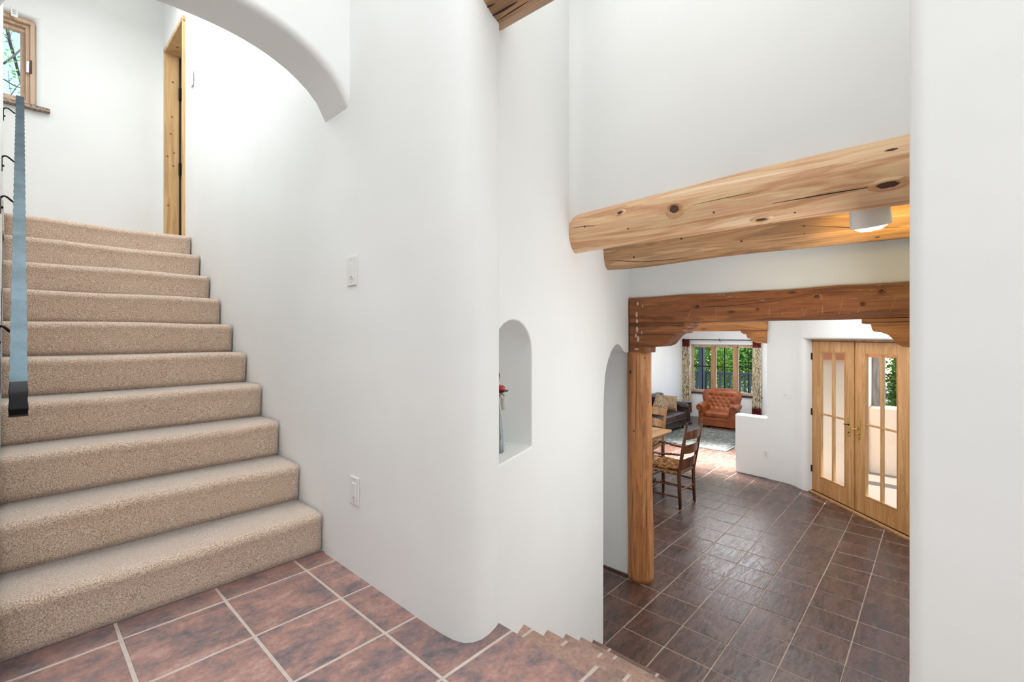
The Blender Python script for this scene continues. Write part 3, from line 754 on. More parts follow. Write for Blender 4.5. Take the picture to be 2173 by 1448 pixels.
for y in (2.40, 3.36, 3.836, 4.62):
    c_ = rl(y)
    wx = -.036
    pts_ = [(wx+(c_.x-wx)*q/12, y, c_.z-.010+.012*math.sin(2*PI*(q/12)*.95+.15)-.004*(q == 0)) for q in range(13)]
    br = MB().tube([Mi @ Vector(p) for p in pts_], .0045, 8).build('bracket', IRON, rail, smooth=True)
    MB().box(wx-.001, wx+.005, y-.012, y+.012, c_.z-.085, c_.z-.005, Mi).build('wall_plate', IRON, br)
    MB().lathe([(.006, 0), (.006, .006), (.002, .008)], 8, Mi @ Matrix.Translation((wx+.004, y, c_.z-.055)) @ Matrix.Rotation(PI/2, 4, 'Y')).build('bolt', IRON, br)

# ------------------------------------------------------------------ upper window and doorway
win = empty('window_1', (-.23, 5.62, 4.02)); win['kind'] = 'structure'
Mw = Matrix.Translation((.23, -5.62, -4.02))
WA, WB, WZ0, WZ1 = -.60, .145, 4.02, 4.765
def frame(parent, name, m, x0, x1, z0, z1, wd, y0, y1, M, bev=.003):
    for a in ((x0, x1, z0, z0+wd), (x0, x1, z1-wd, z1), (x0, x0+wd, z0+wd, z1-wd), (x1-wd, x1, z0+wd, z1-wd)):
        MB().box(a[0], a[1], y0, y1, a[2], a[3], M).build(name, m, parent, bevel=bev)
frame(win, 'window_frame', WINWOOD, WA, WB, WZ0+.012, WZ1, .035, 5.60, 5.74, Mw)
frame(win, 'window_sash', WINWOOD, WA+.035, WB-.035, WZ0+.047, WZ1-.035, .026, 5.63, 5.70, Mw)
frame(win, 'window_sash', WINWOOD, WA+.061, WB-.061, WZ0+.073, WZ1-.061, .030, 5.66, 5.71, Mw)
MB().box(WA+.09, WB-.09, 5.68, 5.684, WZ0+.10, WZ1-.09, Mw).build('window_pane', GLASS, win)
MB().box(WA-.05, .225, 5.50, 5.62, WZ0-.018, WZ0+.012, Mw).build('window_sill', STONE, win, bevel=.004)
MB().box(WB-.058, WB-.040, 5.605, 5.632, 4.325, 4.42, Mw).build('window_lock', CHROME, win, bevel=.003)
MB().box(WB-.036, WB-.024, 5.592, 5.602, 4.32, 4.43, Mw).build('lock_strike', BRONZE, win)
st = MB().box(0.00, .040, 5.5445, 5.5480, 4.725, 4.80, Matrix.Identity(4)).build('wall_label', WHITEPL, bevel=.001)
tag(st, 'tiny white plate with grey mark above the upper window frame', 'plate')
for zz in (4.748, 4.762, 4.776): MB().box(.010, .030, 5.5435, 5.5446, zz, zz+.006).build('mark', GREYPL, st)

dj = empty('door_frame', (1.05, 5.4, 2.93)); dj['kind'] = 'structure'; dj.name = 'door_3'
Md = Matrix.Translation((-1.05, -5.4, -2.93))
MB().box(.985, 1.10, 5.385, 5.418, 2.90, 4.835, Md).build('door_jamb', TRIMWOOD, dj, bevel=.002)
MB().box(.985, 1.10, 4.70, 5.418, 4.80, 4.835, Md).build('door_head', TRIMWOOD, dj, bevel=.002)
MB().box(.985, 1.10, 4.712, 4.73, 2.90, 4.80, Md).build('door_jamb', TRIMWOOD, dj, bevel=.002)
MB().box(1.10, 1.115, 5.375, 5.385, 2.90, 4.80, Md).build('door_stop', BLACK, dj)
MB().box(1.115, 1.16, 5.35, 5.388, 2.93, 4.79, Md).build('door_edge', TRIMWOOD, dj, bevel=.002)
MB().box(1.16, 1.85, 5.345, 5.388, 2.93, 4.79, Md).build('door_slab', BLUEWOOD, dj, bevel=.002)
for z in (3.02, 3.72, 4.44):
    h = MB().box(1.092, 1.16, 5.341, 5.372, z-.055, z+.055, Md).build('hinge', IRON, dj, bevel=.002)
    MB().tube([Md @ Vector((1.112, 5.337, z-.05)), Md @ Vector((1.112, 5.337, z+.05))], .006, 8).build('hinge_pin', IRON, h)
for (x, z) in [(1.05, 4.545), (1.045, 4.21), (1.035, 4.045), (1.01, 3.825), (1.055, 3.745), (1.015, 3.36), (1.06, 3.87)]:
    MB().lathe([(.0001, 0), (.010, 0), (.006, .0025), (.0001, .003)], 12, Md @ Matrix.Translation((x, 5.3855, z)) @ Matrix.Rotation(PI/2, 4, 'X')).build('knot', KNOT2, dj)
for (x, y) in [(1.05, 5.2), (1.06, 5.0)]:
    MB().lathe([(.0001, 0), (.012, 0), (.006, .0025), (.0001, .003)], 12, Md @ Matrix.Translation((x, y, 4.799)) @ Matrix.Rotation(PI, 4, 'X')).build('knot', KNOT2, dj)
wall_prism('wall_bedroom', [(3.6, 2.7), (5.8, 2.7), (5.8, 5.4), (3.6, 5.4)], YZ, 2.9, 3.0, .01)
wall_prism('wall_bedroom_far', [(1.1, 2.7), (3.0, 2.7), (3.0, 5.4), (1.1, 5.4)], XZ, 5.75, 5.85, .01)
wall_prism('wall_bedroom_near', [(1.1, 2.7), (3.0, 2.7), (3.0, 5.4), (1.1, 5.4)], XZ, 3.6, 3.7, .01)
MB().box(1.1, 3.0, 3.6, 5.8, 2.80, 2.92).build('floor_bedroom', CARPET)['kind'] = 'structure'
MB().box(1.1, 3.0, 3.6, 5.8, 5.35, 5.45).build('ceiling', CEIL)['kind'] = 'structure'
area('bedroom_fill', (2.0, 4.6, 5.3), (1.6, 4.8, 3), .8, .8, 10, COOL)  # added fill for the room behind the doorway

# ------------------------------------------------------------------ French doors
def leaf(name, d0, d1, hand):
    r = empty(name, dp(d0, 0, 0)); r['kind'] = 'structure'
    Mi_ = Matrix.Translation(-Vector(dp(d0, 0, 0)))
    def bx(nm, a, b_, z0, z1, n0, n1, m, parent=None, bev=.003):
        return MB().prism([(a, z0), (b_, z0), (b_, z1), (a, z1)], dp, n0, n1, Mi_).build(nm, m, parent or r, bevel=bev)
    g0, g1, z0, z1 = d0+.150, d1-.150, .245, 1.912
    bx('stile', d0, g0, .03, 2.045, -.022, .022, DOORWOOD); bx('stile', g1, d1, .03, 2.045, -.022, .022, DOORWOOD)
    bx('top_rail', g0, g1, z1, 2.045, -.021, .021, DOORWOOD); bx('bottom_rail', g0, g1, .03, z0, -.021, .021, DOORWOOD)
    gm = (g0+g1)/2
    for a in ((g0, g0+.010, z0, z1), (g1-.010, g1, z0, z1), (g0, g1, z0, z0+.010), (g0, g1, z1-.010, z1)):
        bx('glazing_bead', a[0], a[1], a[2], a[3], -.026, -.008, DOORWOOD, bev=.002)
    bx('muntin', gm-.010, gm+.010, z0, z1, -.020, .020, DOORWOOD); bx('muntin', g0, gm-.010, 1.073, 1.091, -.020, .020, DOORWOOD); bx('muntin', gm+.010, g1, 1.073, 1.091, -.020, .020, DOORWOOD)
    for a, b_ in ((g0, gm), (gm, g1)):
        for q0, q1 in ((z0, 1.082), (1.082, z1)): bx('glass_pane', a, b_, q0, q1, -.002, .002, GLASS, bev=0)
    # handle plate
    hd = d1-.085 if hand == 'L' else d0+.065
    pl_ = bx('handle_plate', hd-.019, hd+.019, .895, 1.125, -.030, -.022, BRASS, bev=.006)
    if hand == 'L':
        for z in (1.035, .94): 
            q = Vector(dp(hd, z, -.030)); MB().tube([Mi_ @ q, Mi_ @ Vector(dp(hd, z, -.034))], .009, 12).build('keyhole', BRONZE, pl_)
        MB().tube([Mi_ @ Vector(dp(hd, 1.035, -.03)), Mi_ @ Vector(dp(hd, 1.035, -.055)), Mi_ @ Vector(dp(hd-.05, 1.035, -.06))], [.006, .006, .004], 8).build('key_lever', BRONZE, pl_, smooth=True)
    else:
        MB().tube([Mi_ @ Vector(p) for p in (dp(hd, 1.01, -.03), dp(hd, 1.01, -.062), dp(hd-.02, 1.01, -.070), dp(hd-.07, 1.014, -.070), dp(hd-.10, 1.022, -.066), dp(hd-.115, 1.032, -.062))], [.009, .009, .008, .006, .0065, .005], 10).build('door_lever', BRASS, pl_, smooth=True)
        MB().tube([Mi_ @ Vector(p) for p in (dp(hd, .955, -.03), dp(hd, .955, -.045))], [.010, .008], 10).build('thumb_turn', BRASS, pl_, smooth=True)
    return r
D1 = leaf('door_1', .004, .742, 'L'); D2 = leaf('door_2', .750, 1.490, 'R')
Mi_ = Matrix.Translation(-Vector(dp(.004, 0, 0)))
for z in (.316, 1.088, 1.842):
    MB().tube([Mi_ @ Vector(dp(-.006, z-.045, -.030)), Mi_ @ Vector(dp(-.006, z+.045, -.030))], .011, 10).build('hinge', BRONZE, D1)
Mi_ = Matrix.Translation(-Vector(dp(.750, 0, 0)))
MB().prism([(.722, .03), (.748, .03), (.748, 2.045), (.722, 2.045)], dp, -.034, -.022, Mi_).build('astragal', DOORWOOD, D2, bevel=.003)
df = empty('door_frame', dp(0, 0, 0)); df.name = 'trim_1'; df['kind'] = 'structure'
Mi_ = Matrix.Translation(-DP0)
for nm, pts_ in (('frame_jamb', [(-.03, 0), (-.002, 0), (-.002, 2.05), (-.03, 2.05)]), ('frame_jamb', [(1.494, 0), (1.53, 0), (1.53, 2.05), (1.494, 2.05)]), ('frame_head', [(-.03, 2.048), (1.53, 2.048), (1.53, 2.085), (-.03, 2.085)])):
    MB().prism(pts_, dp, -.02, .10, Mi_).build(nm, DOORWOOD, df, bevel=.002)
MB().prism([(-.01, 2.044), (1.5, 2.044), (1.5, 2.050), (-.01, 2.050)], dp, -.03, -.018, Mi_).build('gasket', BLACK, df)
MB().prism([(-.02, 0), (1.53, 0), (1.53, .024), (-.02, .024)], dp, -.07, .12, Mi_).build('threshold', DOORWOOD, df, bevel=.004)
MB().prism([(-.02, .024), (1.53, .024), (1.53, .031), (-.02, .031)], dp, -.035, .06, Mi_).build('weather_strip', BLACK, df)

# ------------------------------------------------------------------ living room window
w2 = empty('window_2', (WX+.1, 4.0, .655)); w2['kind'] = 'structure'
Mw2 = Matrix.Translation((-WX-.1, -4.0, -.655))
Y0, Y1, Z0, Z1 = 3.16, 4.82, .655, 1.885
def bx2(nm, y0, y1, z0, z1, x0, x1, m, bev=.003, par=None):
    return MB().box(WX+x0, WX+x1, y0, y1, z0, z1, Mw2).build(nm, m, par or w2, bevel=bev)
bx2('window_frame', Y0, Y1, Z1-.035, Z1, .06, .16, WINWOOD); bx2('window_frame', Y0, Y1, Z0, Z0+.03, .06, .16, WINWOOD)
bx2('window_frame', Y0, Y0+.03, Z0, Z1, .06, .16, WINWOOD); bx2('window_frame', Y1-.03, Y1, Z0, Z1, .06, .16, WINWOOD)
third = (Y1-Y0-.06)/3; MULL = wood('orange_mullion', (.36, .19, .09), (.46, .26, .13), (.55, .34, .18), 'Z', .45, .6)
for i in range(3):
    a = Y0+.03+i*third; b_ = a+third
    if i: bx2('mullion', a-.042, a+.042, Z0+.03, Z1-.035, .04, .14, MULL)
    ya, yb, za, zb = a+(.045 if i else .008), b_-(.045 if i < 2 else .008), Z0+.035, Z1-.04
    for q in ((ya, yb, za, za+.03), (ya, yb, zb-.03, zb), (ya, ya+.022, za, zb), (yb-.022, yb, za, zb)):
        bx2('window_sash', q[0], q[1], q[2], q[3], .085, .125, WINWOOD)
    ym = (ya+yb)/2
    bx2('muntin', ym-.010, ym+.010, za+.03, zb-.03, .10, .118, IRON, 0); bx2('muntin', ya+.022, ym-.010, 1.315, 1.335, .10, .118, IRON, 0); bx2('muntin', ym+.010, yb-.022, 1.315, 1.335, .10, .118, IRON, 0)
    bx2('window_pane', ya+.02, yb-.02, za+.02, zb-.02, .108, .111, GLASS, 0)
bx2('window_sill', Y0-.06, Y1+.06, Z0-.03, Z0+.002, -.035, .09, DARKWOOD)

rod = MB().tube([(WX-.10, 2.95, 2.01), (WX-.10, 5.0-.06, 2.01)], .011, 10).build('curtain_rod', IRON, smooth=True)
tag(rod, 'black iron curtain rod above the living room window', 'curtain rod')
MB().lathe([(.001, -.04), (.022, -.03), (.03, 0), (.022, .025), (.001, .035)], 12, Matrix.Translation((WX-.10, 4.95, 2.01)) @ Matrix.Rotation(PI/2, 4, 'X')).build('finial', IRON, rod, smooth=True)
MB().tube([(WX, 4.05, 1.97), (WX-.05, 4.05, 1.985), (WX-.10, 4.05, 1.995), (WX-.125, 4.05, 2.015), (WX-.115, 4.045, 2.05)], .006, 6).build('rod_bracket', IRON, rod, smooth=True)
def curtain(yc, wt, wb, zt, zb, label):
    r = empty('curtain', (WX-.09, yc, zb)); tag(r, label, 'curtain', 'living room curtains')
    def panel(nm, z0, z1, m):
        nz, ny = 22, 40; vs = []; fs = []
        for i in range(nz+1):
            z = z0+(z1-z0)*i/nz; f_ = (z-zb)/(zt-zb); ww = wb+(wt-wb)*f_
            for j in range(ny+1):
                s_ = j/ny-.5; vs.append((.028*math.sin(s_*26+yc*3)*(1-.3*f_)+.006*math.sin(z*6+s_*9), s_*ww, z-zb))
        for i in range(nz):
            for j in range(ny): a = i*(ny+1)+j; fs.append((a, a+1, a+ny+2, a+ny+1))
        o = MB().add(vs, fs).build(nm, m, r, smooth=True)
        sm = o.modifiers.new('solid', 'SOLIDIFY'); sm.thickness = .006
    panel('curtain_cloth', zb+.26 if zb < .2 else zb, zt-.17, CURTAIN)
    panel('top_band', zt-.17, zt, BURGUNDY)
    if zb < .2: panel('bottom_band', zb, zb+.26, BURGUNDY)
    for q in range(5): MB().lathe([(.016, -.003), (.020, -.003), (.020, .003), (.016, .003)], 12, Matrix.Translation((-.01, (q-2)*wt/5, zt-zb+.012)) @ Matrix.Rotation(PI/2, 4, 'X')).build('curtain_ring', IRON, r)
    return r
curtain(4.90, .18, .30, 2.0, .12, 'cream and black patterned curtain with burgundy top left of the living room window')
curtain(3.20, .17, .20, 2.0, .12, 'cream and black patterned curtain with burgundy bands right of the living room window')

# ------------------------------------------------------------------ armchair
ac = empty('armchair', (11.30, 3.81, 0), math.radians(-84)); ac.scale = (.93, .93, .93)     # local -Y is the front
tag(ac, 'rust leather button tufted armchair with rolled arms in front of the window', 'armchair')
W_ = .40
def surf(nm, fn, nu, nv, m, par, thick=.12, sub=0):
    vs = [fn(i/nu, j/nv) for i in range(nu+1) for j in range(nv+1)]
    fs = [(i*(nv+1)+j, (i+1)*(nv+1)+j, (i+1)*(nv+1)+j+1, i*(nv+1)+j+1) for i in range(nu) for j in range(nv)]
    o = MB().add(vs, fs).build(nm, m, par, smooth=True)
    if thick: s_ = o.modifiers.new('solid', 'SOLIDIFY'); s_.thickness = thick; s_.offset = 0
    return o
btn = []
for r_i, z in enumerate((.46, .55, .64, .73)):
    for c_i in range(4 if r_i % 2 == 0 else 5):
        xx = ((c_i-1.5) if r_i % 2 == 0 else (c_i-2))*.125
        btn.append((xx, z))
def backf(u, v):
    z = .30+.58*v
    hw = .335+.105*min(1, v*1.5)-(.16*max(0, (v-.74)/.26)**2.4)
    x = (u*2-1)*hw
    edge = min(u, 1-u)*2
    bulge = .10*(1-(1-min(1, edge*2.6))**2)*min(1, (1-v)*9+.15)
    y = .22+.11*v-bulge-.02*math.cos(x*5)
    # pulled-in buttons and pleats
    for bx_, bz_ in btn:
        d2 = (x-bx_)**2+(z-bz_)**2; y += .050*math.exp(-d2/.0007)+.022*math.exp(-d2/.003)
    y -= .08*max(0, abs(u*2-1)-.75)*2.2*(1-v*.3)
    return (x, y, z)
surf('backrest', backf, 56, 44, LEATHER, ac, .10)
for bx_, bz_ in btn:
    MB().lathe([(.0001, 0), (.012, 0), (.010, .006), (.0001, .009)], 10, Matrix.Translation((bx_, backf((bx_/.43+1)/2, (bz_-.30)/.58)[1]-.052, bz_)) @ Matrix.Rotation(PI/2, 4, 'X')).build('button', LEATHER, ac, smooth=True)
MB().box(-.30, .30, -.36, .20, .24, .385).build('seat_cushion', LEATHER, ac, bevel=.055, seg=5)
MB().box(-.31, .31, -.345, .30, .025, .26).build('seat_base', LEATHER, ac, bevel=.02, seg=3)
MB().box(-.36, .36, .17, .32, .025, .44).build('back_frame', LEATHER, ac, bevel=.05, seg=4)
for s_ in (-1, 1):
    arm = MB().box(s_*.36-.065, s_*.36+.065, -.34, .28, .025, .47).build('arm', LEATHER, ac, bevel=.02, seg=3)
    MB().tube([(s_*.385, -.37, .475), (s_*.385, -.30, .485), (s_*.385, 0, .485), (s_*.385, .28, .485)], [.088, .095, .095, .085], 22).build('arm_roll', LEATHER, arm, smooth=True, bevel=.01)
    MB().tube([(s_*(.385-.0)+.075*math.cos(a)*s_, -.378, .475+.075*math.sin(a)) for a in [x_*PI/10-2.2 for x_ in range(0, 22)]], .008, 6).build('scroll_piping', LEATHER, arm, smooth=True)
    for q in range(9): MB().lathe([(.006, 0), (.003, .004)], 6, Matrix.Translation((s_*.36+.05*s_, -.342, .055+q*.043)) @ Matrix.Rotation(PI/2, 4, 'X')).build('nail_head', BRONZE, arm)
    for yy in (-.29, .24): MB().lathe([(.022, 0), (.03, .015), (.034, .03)], 12, Matrix.Translation((s_*.35, yy, 0))).build('foot', DARKWOOD, ac)
for q in range(14): MB().lathe([(.006, 0), (.003, .004)], 6, Matrix.Translation((-.28+q*.043, -.346, .045)) @ Matrix.Rotation(PI/2, 4, 'X')).build('nail_head', BRONZE, ac)
MB().tube([(-.30, -.348, .195), (0, -.350, .192), (.30, -.348, .195)], .006, 6).build('piping', LEATHER, ac)
for ch in ac.children: pass

# ------------------------------------------------------------------ sofa, cushions, side table, rug
sf = empty('sofa', (9.42, 4.58, 0)); sf.scale = (.94, .94, .93)
tag(sf, 'dark brown leather sofa with rolled arm along the far left wall', 'sofa')
MB().box(-1.0, 1.05, -.34, .36, .10, .28).build('seat_base', SOFA, sf, bevel=.02, seg=3)
for i in range(3):
    MB().box(-.98+i*.645, -.345+i*.645, -.40, .22, .27, .445).build('seat_cushion', SOFA, sf, bevel=.05, seg=5)
    MB().box(-.98+i*.645, -.345+i*.645, .12, .34, .42, .86).build('back_cushion', SOFA, sf, bevel=.07, seg=5)
MB().box(-1.05, 1.1, .24, .38, .10, .80).build('back_frame', SOFA, sf, bevel=.04, seg=4)
for s_ in (-1, 1):
    arm = MB().box(s_*1.06-.05, s_*1.06+.05, -.36, .36, .10, .52).build('arm', SOFA, sf, bevel=.02, seg=3)
    MB().tube([(s_*1.085, -.39, .535), (s_*1.085, -.36, .54), (s_*1.085, .34, .55)], [.074, .082, .08], 20).build('arm_roll', SOFA, arm, smooth=True, bevel=.008)
    MB().lathe([(.055, 0), (.045, .008), (.02, .010)], 16, Matrix.Translation((s_*1.085, -.392, .535)) @ Matrix.Rotation(PI/2, 4, 'X')).build('scroll_face', SOFA, arm, smooth=True)
for x in (-.98, 1.0):
    for y in (-.30, .3): MB().lathe([(.02, 0), (.03, .05), (.032, .11)], 12, Matrix.Translation((x, y, 0))).build('foot', DARKWOOD, sf)
MB().tube([(-1.0, -.40, .29), (1.0, -.40, .29)], .007, 6).build('piping', SOFA, sf)
def pillow(name, label, loc, rot, sz, m):
    def pf(side):
        def f(u, v):
            a, b_ = u*2-1, v*2-1; k_ = (1-abs(a)**3)*(1-abs(b_)**3); pin = 1-.10*(1-abs(b_)**2 if abs(a) > .7 else 0)
            return (a*sz*(1-.08*(1-b_*b_)), side*.085*k_**.55, b_*sz*(1-.08*(1-a*a)))
        return f
    mb = MB(); nu = 16
    for side in (-1, 1):
        fn = pf(side); mb.add([fn(i/nu, j/nu) for i in range(nu+1) for j in range(nu+1)], [(i*(nu+1)+j, (i+1)*(nu+1)+j, (i+1)*(nu+1)+j+1, i*(nu+1)+j+1) for i in range(nu) for j in range(nu)])
    o = mb.build(name, m, smooth=True); o.location = loc; o.rotation_euler = rot; tag(o, label, 'pillow', 'throw pillows on the sofa'); return o
pillow('throw_pillow', 'brown checked throw pillow leaning in front on the dark sofa', (9.68, 4.50, .60), (math.radians(-28), math.radians(38), math.radians(-35)), .20, PILLOW1)
pillow('throw_pillow', 'tan knitted throw pillow against the sofa arm', (10.16, 4.53, .58), (math.radians(-20), math.radians(6), math.radians(-50)), .19, PILLOW2)
sttab = empty('side_table', (11.15, 4.62, 0)); tag(sttab, 'small round dark side table between sofa and armchair', 'table')
MB().lathe([(.20, .50), (.225, .515), (.225, .525), (.21, .532), (.001, .533)], 28).build('tabletop', TOPGLOSS, sttab, smooth=False)
MB().lathe([(.21, 0), (.21, .03), (.17, .04), (.165, .46), (.20, .48), (.20, .505)], 24).build('drum_base', DARKWOOD, sttab, smooth=False)
rug = MB().box(8.83, 10.75, 2.86, 4.55, .006, .018).build('rug', RUG, bevel=.004)
tag(rug, 'grey green patterned area rug on the living room tiles', 'rug')
for i, (a, b_, c_, d) in enumerate(((8.86, 10.72, 2.89, 2.93), (8.86, 10.72, 4.48, 4.52), (8.86, 8.90, 2.93, 4.48), (10.68, 10.72, 2.93, 4.48))):
    MB().box(a, b_, c_, d, .018, .0195).build('rug_border', mat('rug_border_%d' % i, (.055, .065, .07), .95), rug)

# ------------------------------------------------------------------ dining table and chairs
dt = empty('dining_table', (5.45, 3.40, 0)); tag(dt, 'honey coloured wooden dining table with dark turned pedestal, behind the log post', 'table')
MB().box(-1.05, 1.06, -.54, .54, .725, .755).build('tabletop', TABLEWOOD, dt, bevel=.006, seg=2)
MB().box(-.95, .90, -.42, .42, .645, .725).build('apron', CHAIRWOOD, dt, bevel=.004)
for x in (-.62, .72):
    lg = MB().lathe([(.05, .08), (.06, .11), (.045, .16), (.075, .24), (.095, .33), (.085, .42), (.05, .50), (.06, .54), (.07, .58), (.05, .60), (.05, .65)], 20, Matrix.Translation((x, -.1, 0))).build('pedestal', DARKWOOD, dt, smooth=True)
    MB().box(x-.05, x+.05, -.44, .42, .03, .11).build('pedestal_foot', DARKWOOD, dt, bevel=.015, seg=3)
MB().box(-.60, .70, -.13, -.07, .20, .27).build('stretcher', DARKWOOD, dt, bevel=.006)

def turned(p, q, r, finial=False, segs=14, bead=True):
    """turned stick between two points, with radii"""
    p = Vector(p); q = Vector(q); pts = []; rad = []
    for i in range(segs+1): f_ = i/segs; pts.append(p.lerp(q, f_)); rad.append(r*(.86+.14*math.sin(PI*f_)))
    if finial:
        d = (q-p).normalized()
        for h, k_ in ((.004, .55), (.010, .9), (.018, 1.0), (.026, .8), (.032, .5), (.040, .85), (.050, .75), (.060, .45), (.068, .12)): pts.append(q+d*h); rad.append(r*k_)
    return MB().tube(pts, rad, 10)
def ladder_chair(name, label, loc, rz, arms, m, scale=1.0):
    r = empty(name, loc, rz); tag(r, label, 'chair', 'ladder back dining chairs')
    # local: front is -Y, seat height .45
    H = 1.01
    def bk(z): return .20+max(0, (z-.42))*.17
    for s_ in (-1, 1):
        pts_ = [(s_*.205, .215, 0), (s_*.205, .205, .22), (s_*.205, .20, .42), (s_*.212, bk(.62), .62), (s_*.218, bk(.80), .80), (s_*.222, bk(H), H)]
        rad = [.018, .021, .022, .021, .020, .016]
        d = (Vector(pts_[-1])-Vector(pts_[-2])).normalized(); e = Vector(pts_[-1])
        for h, k_ in ((.004, .010), (.010, .017), (.018, .019), (.026, .014), (.032, .010), (.040, .016), (.050, .013), (.062, .007), (.070, .002)): pts_.append(tuple(e+d*h)); rad.append(k_)
        MB().tube(pts_, rad, 10).build('rear_post', m, r, smooth=True)
        top = .66 if arms else .45
        MB().tube([(s_*.255, -.235, 0), (s_*.255, -.235, .04), (s_*.255, -.235, .20), (s_*.255, -.235, .42), (s_*.255, -.235, top-.10) if arms else (s_*.255, -.235, .44), (s_*.255, -.235, top)], [.013, .018, .023, .023, .016, .018], 12).build('front_leg', m, r, smooth=True)
        for z in (.14, .28): turned((s_*.248, -.235, z), (s_*.207, .205, z), .012).build('side_stretcher', m, r, smooth=True)
        if arms:
            q = [(s_*.212, bk(.66), .665), (s_*.235, .12, .665), (s_*.262, -.02, .650), (s_*.275, -.14, .655), (s_*.272, -.23, .675), (s_*.268, -.285, .668)]
            vs = []; fs = []; ws = [.016, .018, .021, .026, .031, .022]
            for (x, y, z), w0 in zip(q, ws):
                for a in range(10):
                    t_ = 2*PI*a/10; vs.append((x+w0*math.cos(t_), y, z+.013*math.sin(t_)))
            nq = len(q)
            for i in range(nq-1):
                for a in range(10): fs.append((i*10+a, i*10+(a+1) % 10, (i+1)*10+(a+1) % 10, (i+1)*10+a))
            fs += [tuple(range(9, -1, -1)), tuple((nq-1)*10+a for a in range(10))]
            MB().add(vs, fs).build('armrest', m, r, smooth=True)
    for z in (.16, .30): turned((-.255, -.235, z), (.255, -.235, z), .012).build('front_stretcher', m, r, smooth=True)
    turned((-.205, .208, .22), (.205, .208, .22), .011).build('rear_stretcher', m, r, smooth=True)
    for z0, hh in ((.50, .125), (.675, .12), (.855, .12)):
        nu = 14; vs = []; fs = []
        for i in range(nu+1):
            f_ = i/nu; x = -.205+.41*f_; bow = .045*math.sin(PI*f_); up_ = hh*(.82+.18*math.sin(PI*f_))
            for (dz, dy) in ((0, 0), (up_, 0), (up_, .010), (0, .010)): vs.append((x, bk(z0+dz)-.004+bow+dy, z0+dz))
        for i in range(nu):
            for j in range(4): a = i*4+j; b_ = i*4+(j+1) % 4; fs.append((a, b_, b_+4, a+4))
        fs += [(3, 2, 1, 0), tuple(nu*4+q_ for q_ in range(4))]
        MB().add(vs, fs).build('back_slat', m, r, smooth=False, bevel=.002)
    MB().prism([(-.255, -.245), (.255, -.245), (.212, .205), (-.212, .205)], XY, .405, .450).build('seat', RUSH, r, bevel=.018, seg=4)
    cs = MB().prism([(-.23, -.225), (.23, -.225), (.19, .18), (-.19, .18)], XY, .450, .495).build('seat_cushion', SEATCLOTH, r, bevel=.02, seg=4)
    return r
ch = ladder_chair('dining_chair', 'brown ladder back armchair with rush seat and cushion at the dining table corner', (5.76, 2.54, 0), math.radians(178), True, CHAIRWOOD)
ch2 = ladder_chair('dining_chair', 'golden wooden ladder back chair at the far end of the dining table', (6.72, 3.40, 0), math.radians(-90), False, wood('golden_chair_wood', (.26, .11, .04), (.38, .18, .065), (.48, .25, .10), 'Z', .35, .8))

# ------------------------------------------------------------------ figurine in the niche
fp = (1.365, 1.352, zs)
fg = empty('figurine', fp, math.radians(0)); tag(fg, 'grey clay figurine in a long dress holding a tray in the wall niche', 'figurine')
MB().lathe([(.001, 0), (.030, 0), (.034, .006), (.034, .02), (.031, .06), (.026, .10), (.020, .15), (.014, .19), (.012, .215), (.016, .235), (.019, .25)], 20).build('dress', CLAY, fg, smooth=True)
MB().lathe([(.018, .235), (.024, .245), (.022, .262), (.010, .275), (.007, .285)], 16).build('collar', CLAYW, fg, smooth=True)
MB().lathe([(.004, .283), (.012, .290), (.016, .302), (.015, .315), (.009, .327), (.001, .330)], 16).build('head', SKIN, fg, smooth=True)
MB().lathe([(.016, .303), (.018, .312), (.016, .326), (.008, .334), (.001, .336)], 14, Matrix.Translation((.002, .003, 0))).build('hair', BLACK, fg, smooth=True)
rv = Vector((math.sin(YAW), -math.cos(YAW), 0))
for s_ in (-1, 1):
    MB().tube([tuple(rv*.018*s_+Vector((0, 0, .25))), tuple(rv*.030*s_+Vector((-.012, -.012, .215))), tuple(rv*.020*s_+Vector((-.026, -.024, .244)))], [.008, .007, .005], 8).build('arm', CLAYW, fg, smooth=True)
    MB().tube([tuple(rv*.029*s_+Vector((-.012, -.012, .240))), tuple(rv*.030*s_+Vector((-.012, -.012, .205))), tuple(rv*.030*s_+Vector((-.012, -.012, .178)))], [.009, .011, .007], 8).build('sleeve', CLAYW, fg, smooth=True)
tray = MB().lathe([(.001, 0), (.030, .001), (.050, .007), (.051, .009), (.030, .005), (.001, .004)], 24).build('tray', BRONZE, smooth=True)
tray.location = Vector(fp)+Vector((-.020, -.020, .249)); tag(tray, 'small dark metal tray held up by the niche figurine', 'tray')
for q, (dx, lab) in enumerate(((.016, 'round red candle on the right side of the figurine tray'), (-.024, 'round red candle on the left side of the figurine tray'))):
    cn = MB().lathe([(.001, 0), (.016, 0), (.0205, .007), (.0205, .018), (.015, .024), (.003, .024), (.001, .023)], 18).build('candle', CANDLE, smooth=True)
    cn.location = tray.location+rv*dx+Vector((0, 0, .0055)); tag(cn, lab, 'candle', 'red candles on the figurine tray')
    MB().tube([(0, 0, .022), (.001, 0, .030)], .001, 5).build('wick', BLACK, cn)

